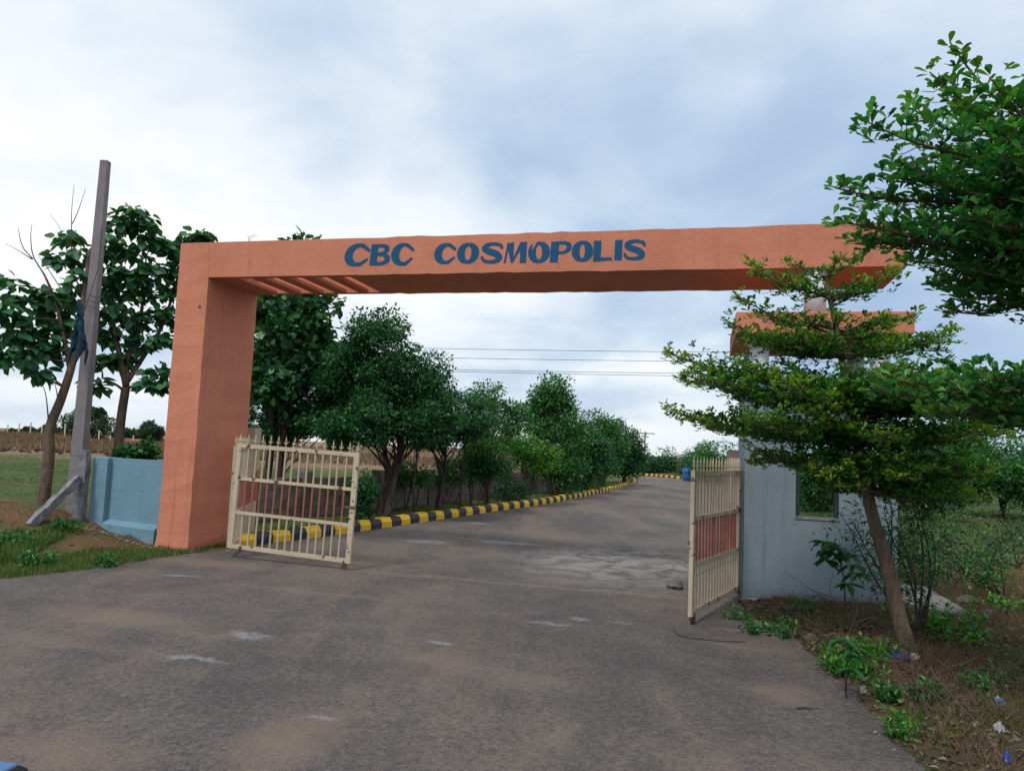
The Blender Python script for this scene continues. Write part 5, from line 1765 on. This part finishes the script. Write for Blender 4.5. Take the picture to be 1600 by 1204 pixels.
def crumple(name, label, cat_, px, py, w, d, mats, seed, group=None, h=.05, z=None):
    r_ = np.random.default_rng(seed)
    g = gnd(px, py, .03)
    g[2] = hz(g[0], g[1])
    mb = MB(); n = 8; m = 5
    vs = []
    for j in range(m):
        for i in range(n):
            u, v = i / (n - 1) - .5, j / (m - 1) - .5
            vs.append((u * w + r_.normal(0, w * .03), v * d + r_.normal(0, d * .06), .012 + h * (1 - (2 * v) ** 2) * (.6 + .4 * math.cos(u * 3)) + r_.normal(0, h * .16)))
    mb.v = vs
    for j in range(m - 1):
        for i in range(n - 1):
            mb.f.append((j * n + i, j * n + i + 1, (j + 1) * n + i + 1, (j + 1) * n + i))
            mb.mi.append(1 if (len(mats) > 1 and 2 <= i <= 3 and j in (1, 2)) else (2 if len(mats) > 2 and i >= 5 and j in (0, 1) else 0))
    o = mb.build(name, mats)
    o.location = g; o.rotation_euler = (0, 0, -.15 + r_.normal(0, .2))
    md = o.modifiers.new('t', 'SOLIDIFY'); md.thickness = .003
    tag(o, label, cat_, group)


M['wred'] = m_plain('wrapper_red_print', (0.5, 0.06, 0.06), .35, .1, 8, 0)
M['wblue'] = m_plain('wrapper_blue_film', (0.015, 0.06, 0.33), .3, .2, 20, 0)
crumple('wrapper', 'bright blue plastic wrapper with red and white print at the foot of the slanting trunk', 'wrapper', 1414, 1035, .20, .085, [M['wblue'], M['wred'], M['paper']], 2, h=.055)
crumple('wrapper', 'faded pale blue plastic scrap among dry twigs', 'wrapper', 1562, 1106, .07, .04, [M['paleb'], M['paper']], 3)
crumple('wrapper', 'vivid blue scrap of plastic low on the littered verge', 'wrapper', 1574, 1200, .05, .035, [M['wblue']], 4)
crumple('paper_scrap', 'crumpled white paper scrap beside the small dark green weed', 'paper', 1436, 1093, .06, .045, [M['paper']], 5)
crumple('paper_scrap', 'dirty white paper scrap on the twig heap', 'paper', 1560, 1150, .06, .035, [M['paper']], 6)
crumple('paper_scrap', 'torn white paper at the asphalt edge near the shorter sapling', 'paper', 1350, 1080, .045, .03, [M['paper']], 7)
crumple('paper_scrap', 'tiny white paper flake on the asphalt by the verge', 'paper', 1397, 1163, .025, .018, [M['paper']], 8, h=.006)
# unidentified blue object at the bottom-left corner, its lid shape is made up
g = gnd(14, 1206)
t = thing('unknown_item', 'unidentified rounded pale blue object with dark blue rim, given a made-up lid shape', 'lid', (g[0] - .10, g[1] - .17, .008), TH * .5)
mb = MB(); mb.box(-.2, -.15, 0, .2, .15, .055, ch=.022); mb.build('rim', M['blackp'], t)
mb = MB(); mb.box(-.185, -.136, .04, .165, .134, .064, ch=.008); mb.build('object_top', M['paleb'], t)
t.name = 'unknown_object'
# stick on the asphalt
g = gnd(1258, 1110)
mb = MB(); mb.tube([(-.06, 0, .008), (0, .01, .012), (.06, 0, .008)], [.006, .007, .004], 6)
o = mb.build('stick', M['twig']); o.location = (g[0], g[1], .008); tag(o, 'short dark stick lying on the asphalt', 'stick')
# thin cable on the ground below the gate wheel
mb = MB()
mb.tube(smooth_path([tuple(gnd(x, y) + [0, 0, .012]) for x, y in ((1052, 985), (1062, 994), (1090, 999), (1130, 1003), (1165, 1004))], .04), .006, 5)
tag(mb.build('cable', M['cable']), 'thin dark cable curling on the asphalt near the gate wheel', 'cable')
# dry weed growing on top of the beam
s0, _ = arch_hit(390, 372, .5)
base = ARCH + A_ * s0 + N_ * .5
t = thing('dry_weed', 'bare dry weed growing on top of the orange beam', 'weed', (base[0], base[1], HT))
mb = MB(); mb.tube([(0, 0, -.01), (-.01, 0, .12), (-.03, 0, .25)], [.004, .003, .002], 4)
for k in range(7):
    z = .10 + .02 * k; a = rng.uniform(0, 6.28)
    mb.tube([(-.01 - .002 * k, 0, z), (math.cos(a) * .08, math.sin(a) * .08, z + .06), (math.cos(a) * .12, math.sin(a) * .12, z + .05)], [.002, .0015, .001], 3)
mb.build('stem', M['twig'], t)

# stone bund across the left field and white fence posts far away
t = thing('stone_bund', 'low line of dark piled stones across the left field', 'stone wall', (-30, 45, 0))
SBM = []
for k in range(3):
    mb = MB(); mb.add([(v[0] * 1.2, v[1], v[2]) for v in ic], icf); SBM.append(mb.mesh('stone', M['barkd']))
for k in range(150):
    f = rng.uniform(0, 1)
    x = -48 + 34 * f; y = 46 - 2 * f + rng.normal(0, .35)
    o = link('stone', SBM[k % 3], t)
    o.location = (x + 30, y - 45, hz(x, y) + rng.uniform(0, .28)); s = rng.uniform(.14, .36); o.scale = (s * 1.3, s, s * .8); o.rotation_euler = (0, 0, rng.uniform(0, 6))
for i in range(14):
    px = 10 + i * 18
    p = at(px, 688, 82)
    z = hz(p[0], 82)
    mb = MB(); mb.box(-.05, -.05, -.3, .05, .05, 1.0 + .15 * (i % 3))
    o = mb.build('fence_post', M['post']); o.location = (p[0], 82, z)
    tag(o, 'slim pale fence post at the back of the brown field', 'post', 'pale posts along the far field fence')


# ------------------------------------------------------------------ power lines, poles, barrel
def util_pole(x, y, h, label, arm=1.6):
    z = hz(x, y)
    t = thing('utility_pole', label, 'pole', (x, y, z))
    mb = MB(); mb.tube([(0, 0, -.4), (0, 0, h)], [.15, .10], 8); mb.build('shaft', M['concrete'], t)
    mb = MB(); mb.box(-arm / 2, -.06, h - .35, arm / 2, .06, h - .22); mb.build('crossarm', M['cable'], t)
    return t


e0 = at(400, 536, 46); e1 = at(1370, 552, 46)
util_pole(e0[0], 46, e0[2] + .2 - hz(e0[0], 46), 'utility pole carrying the power lines behind the tall broad-leaved tree', 1.2)
util_pole(e1[0], 46, e1[2] + .2 - hz(e1[0], 46), 'utility pole carrying the power lines behind the guard booth', 1.2)
for (ya, yb, lb) in [(538, 551, 'topmost thin power line crossing the sky under the beam'), (552, 566, 'second power line crossing the sky under the beam'), (570, 585, 'third power line, one of the close lower pair'), (572, 590, 'lowest power line, one of the close lower pair')]:
    a, b = at(400, ya, 46), at(1370, yb, 46)
    mb = MB(); mb.tube([a + (b - a) * t - np.array([0, 0, .12 * 4 * t * (1 - t)]) for t in np.linspace(0, 1, 24)], .014, 5)
    tag(mb.build('power_line', M['cable']), lb, 'power line', 'power lines')
fp = at(1008, 674, 125)
util_pole(fp[0], 125, fp[2] - hz(fp[0], 125), 'distant utility pole with crossarm past the end of the tree row', 3.2)
g = at(1071, 741, 53)
t = thing('barrel', 'blue plastic barrel beside the far kerb', 'barrel', (g[0] + .1, g[1], hz(g[0] + .1, g[1])))
mb = MB(); mb.tube([(0, 0, 0), (0, 0, .1), (0, 0, .3), (0, 0, .33), (0, 0, .36), (0, 0, .62), (0, 0, .65), (0, 0, .68), (0, 0, .88), (0, 0, .93)], [.27, .29, .30, .315, .30, .30, .315, .30, .29, .25], 18); mb.build('body', M['bluep'], t, True)
mb = MB(); mb.tube([(0, 0, .931), (0, 0, .96)], .24, 18); mb.build('lid', M['bluep'], t)
# compound wall beyond the bend
S3 = smooth_path([(2, 78), (10, 72), (16, 64), (19, 56)], 2.0)
t = thing('far_wall', 'grey compound wall beyond the outer kerb of the bend', 'wall', (S3[0][0], S3[0][1], 0))
for i in range(len(S3) - 1):
    a, b = S3[i], S3[i + 1]
    mb = MB(); L = float(np.linalg.norm(b - a)); z = hz(*((a + b) / 2))
    mb.box(.06, -.07, -.4, L - .06, .07, 1.15); o = mb.build('panel', M['block'], t)
    o.location = (a[0] - S3[0][0], a[1] - S3[0][1], z); o.rotation_euler = (0, 0, math.atan2(b[1] - a[1], b[0] - a[0]))
    mb = MB(); mb.box(-.1, -.1, -.4, .055, .1, 1.3); o2 = mb.build('wall_post', M['plinth'], t); o2.location = o.location; o2.rotation_euler = o.rotation_euler
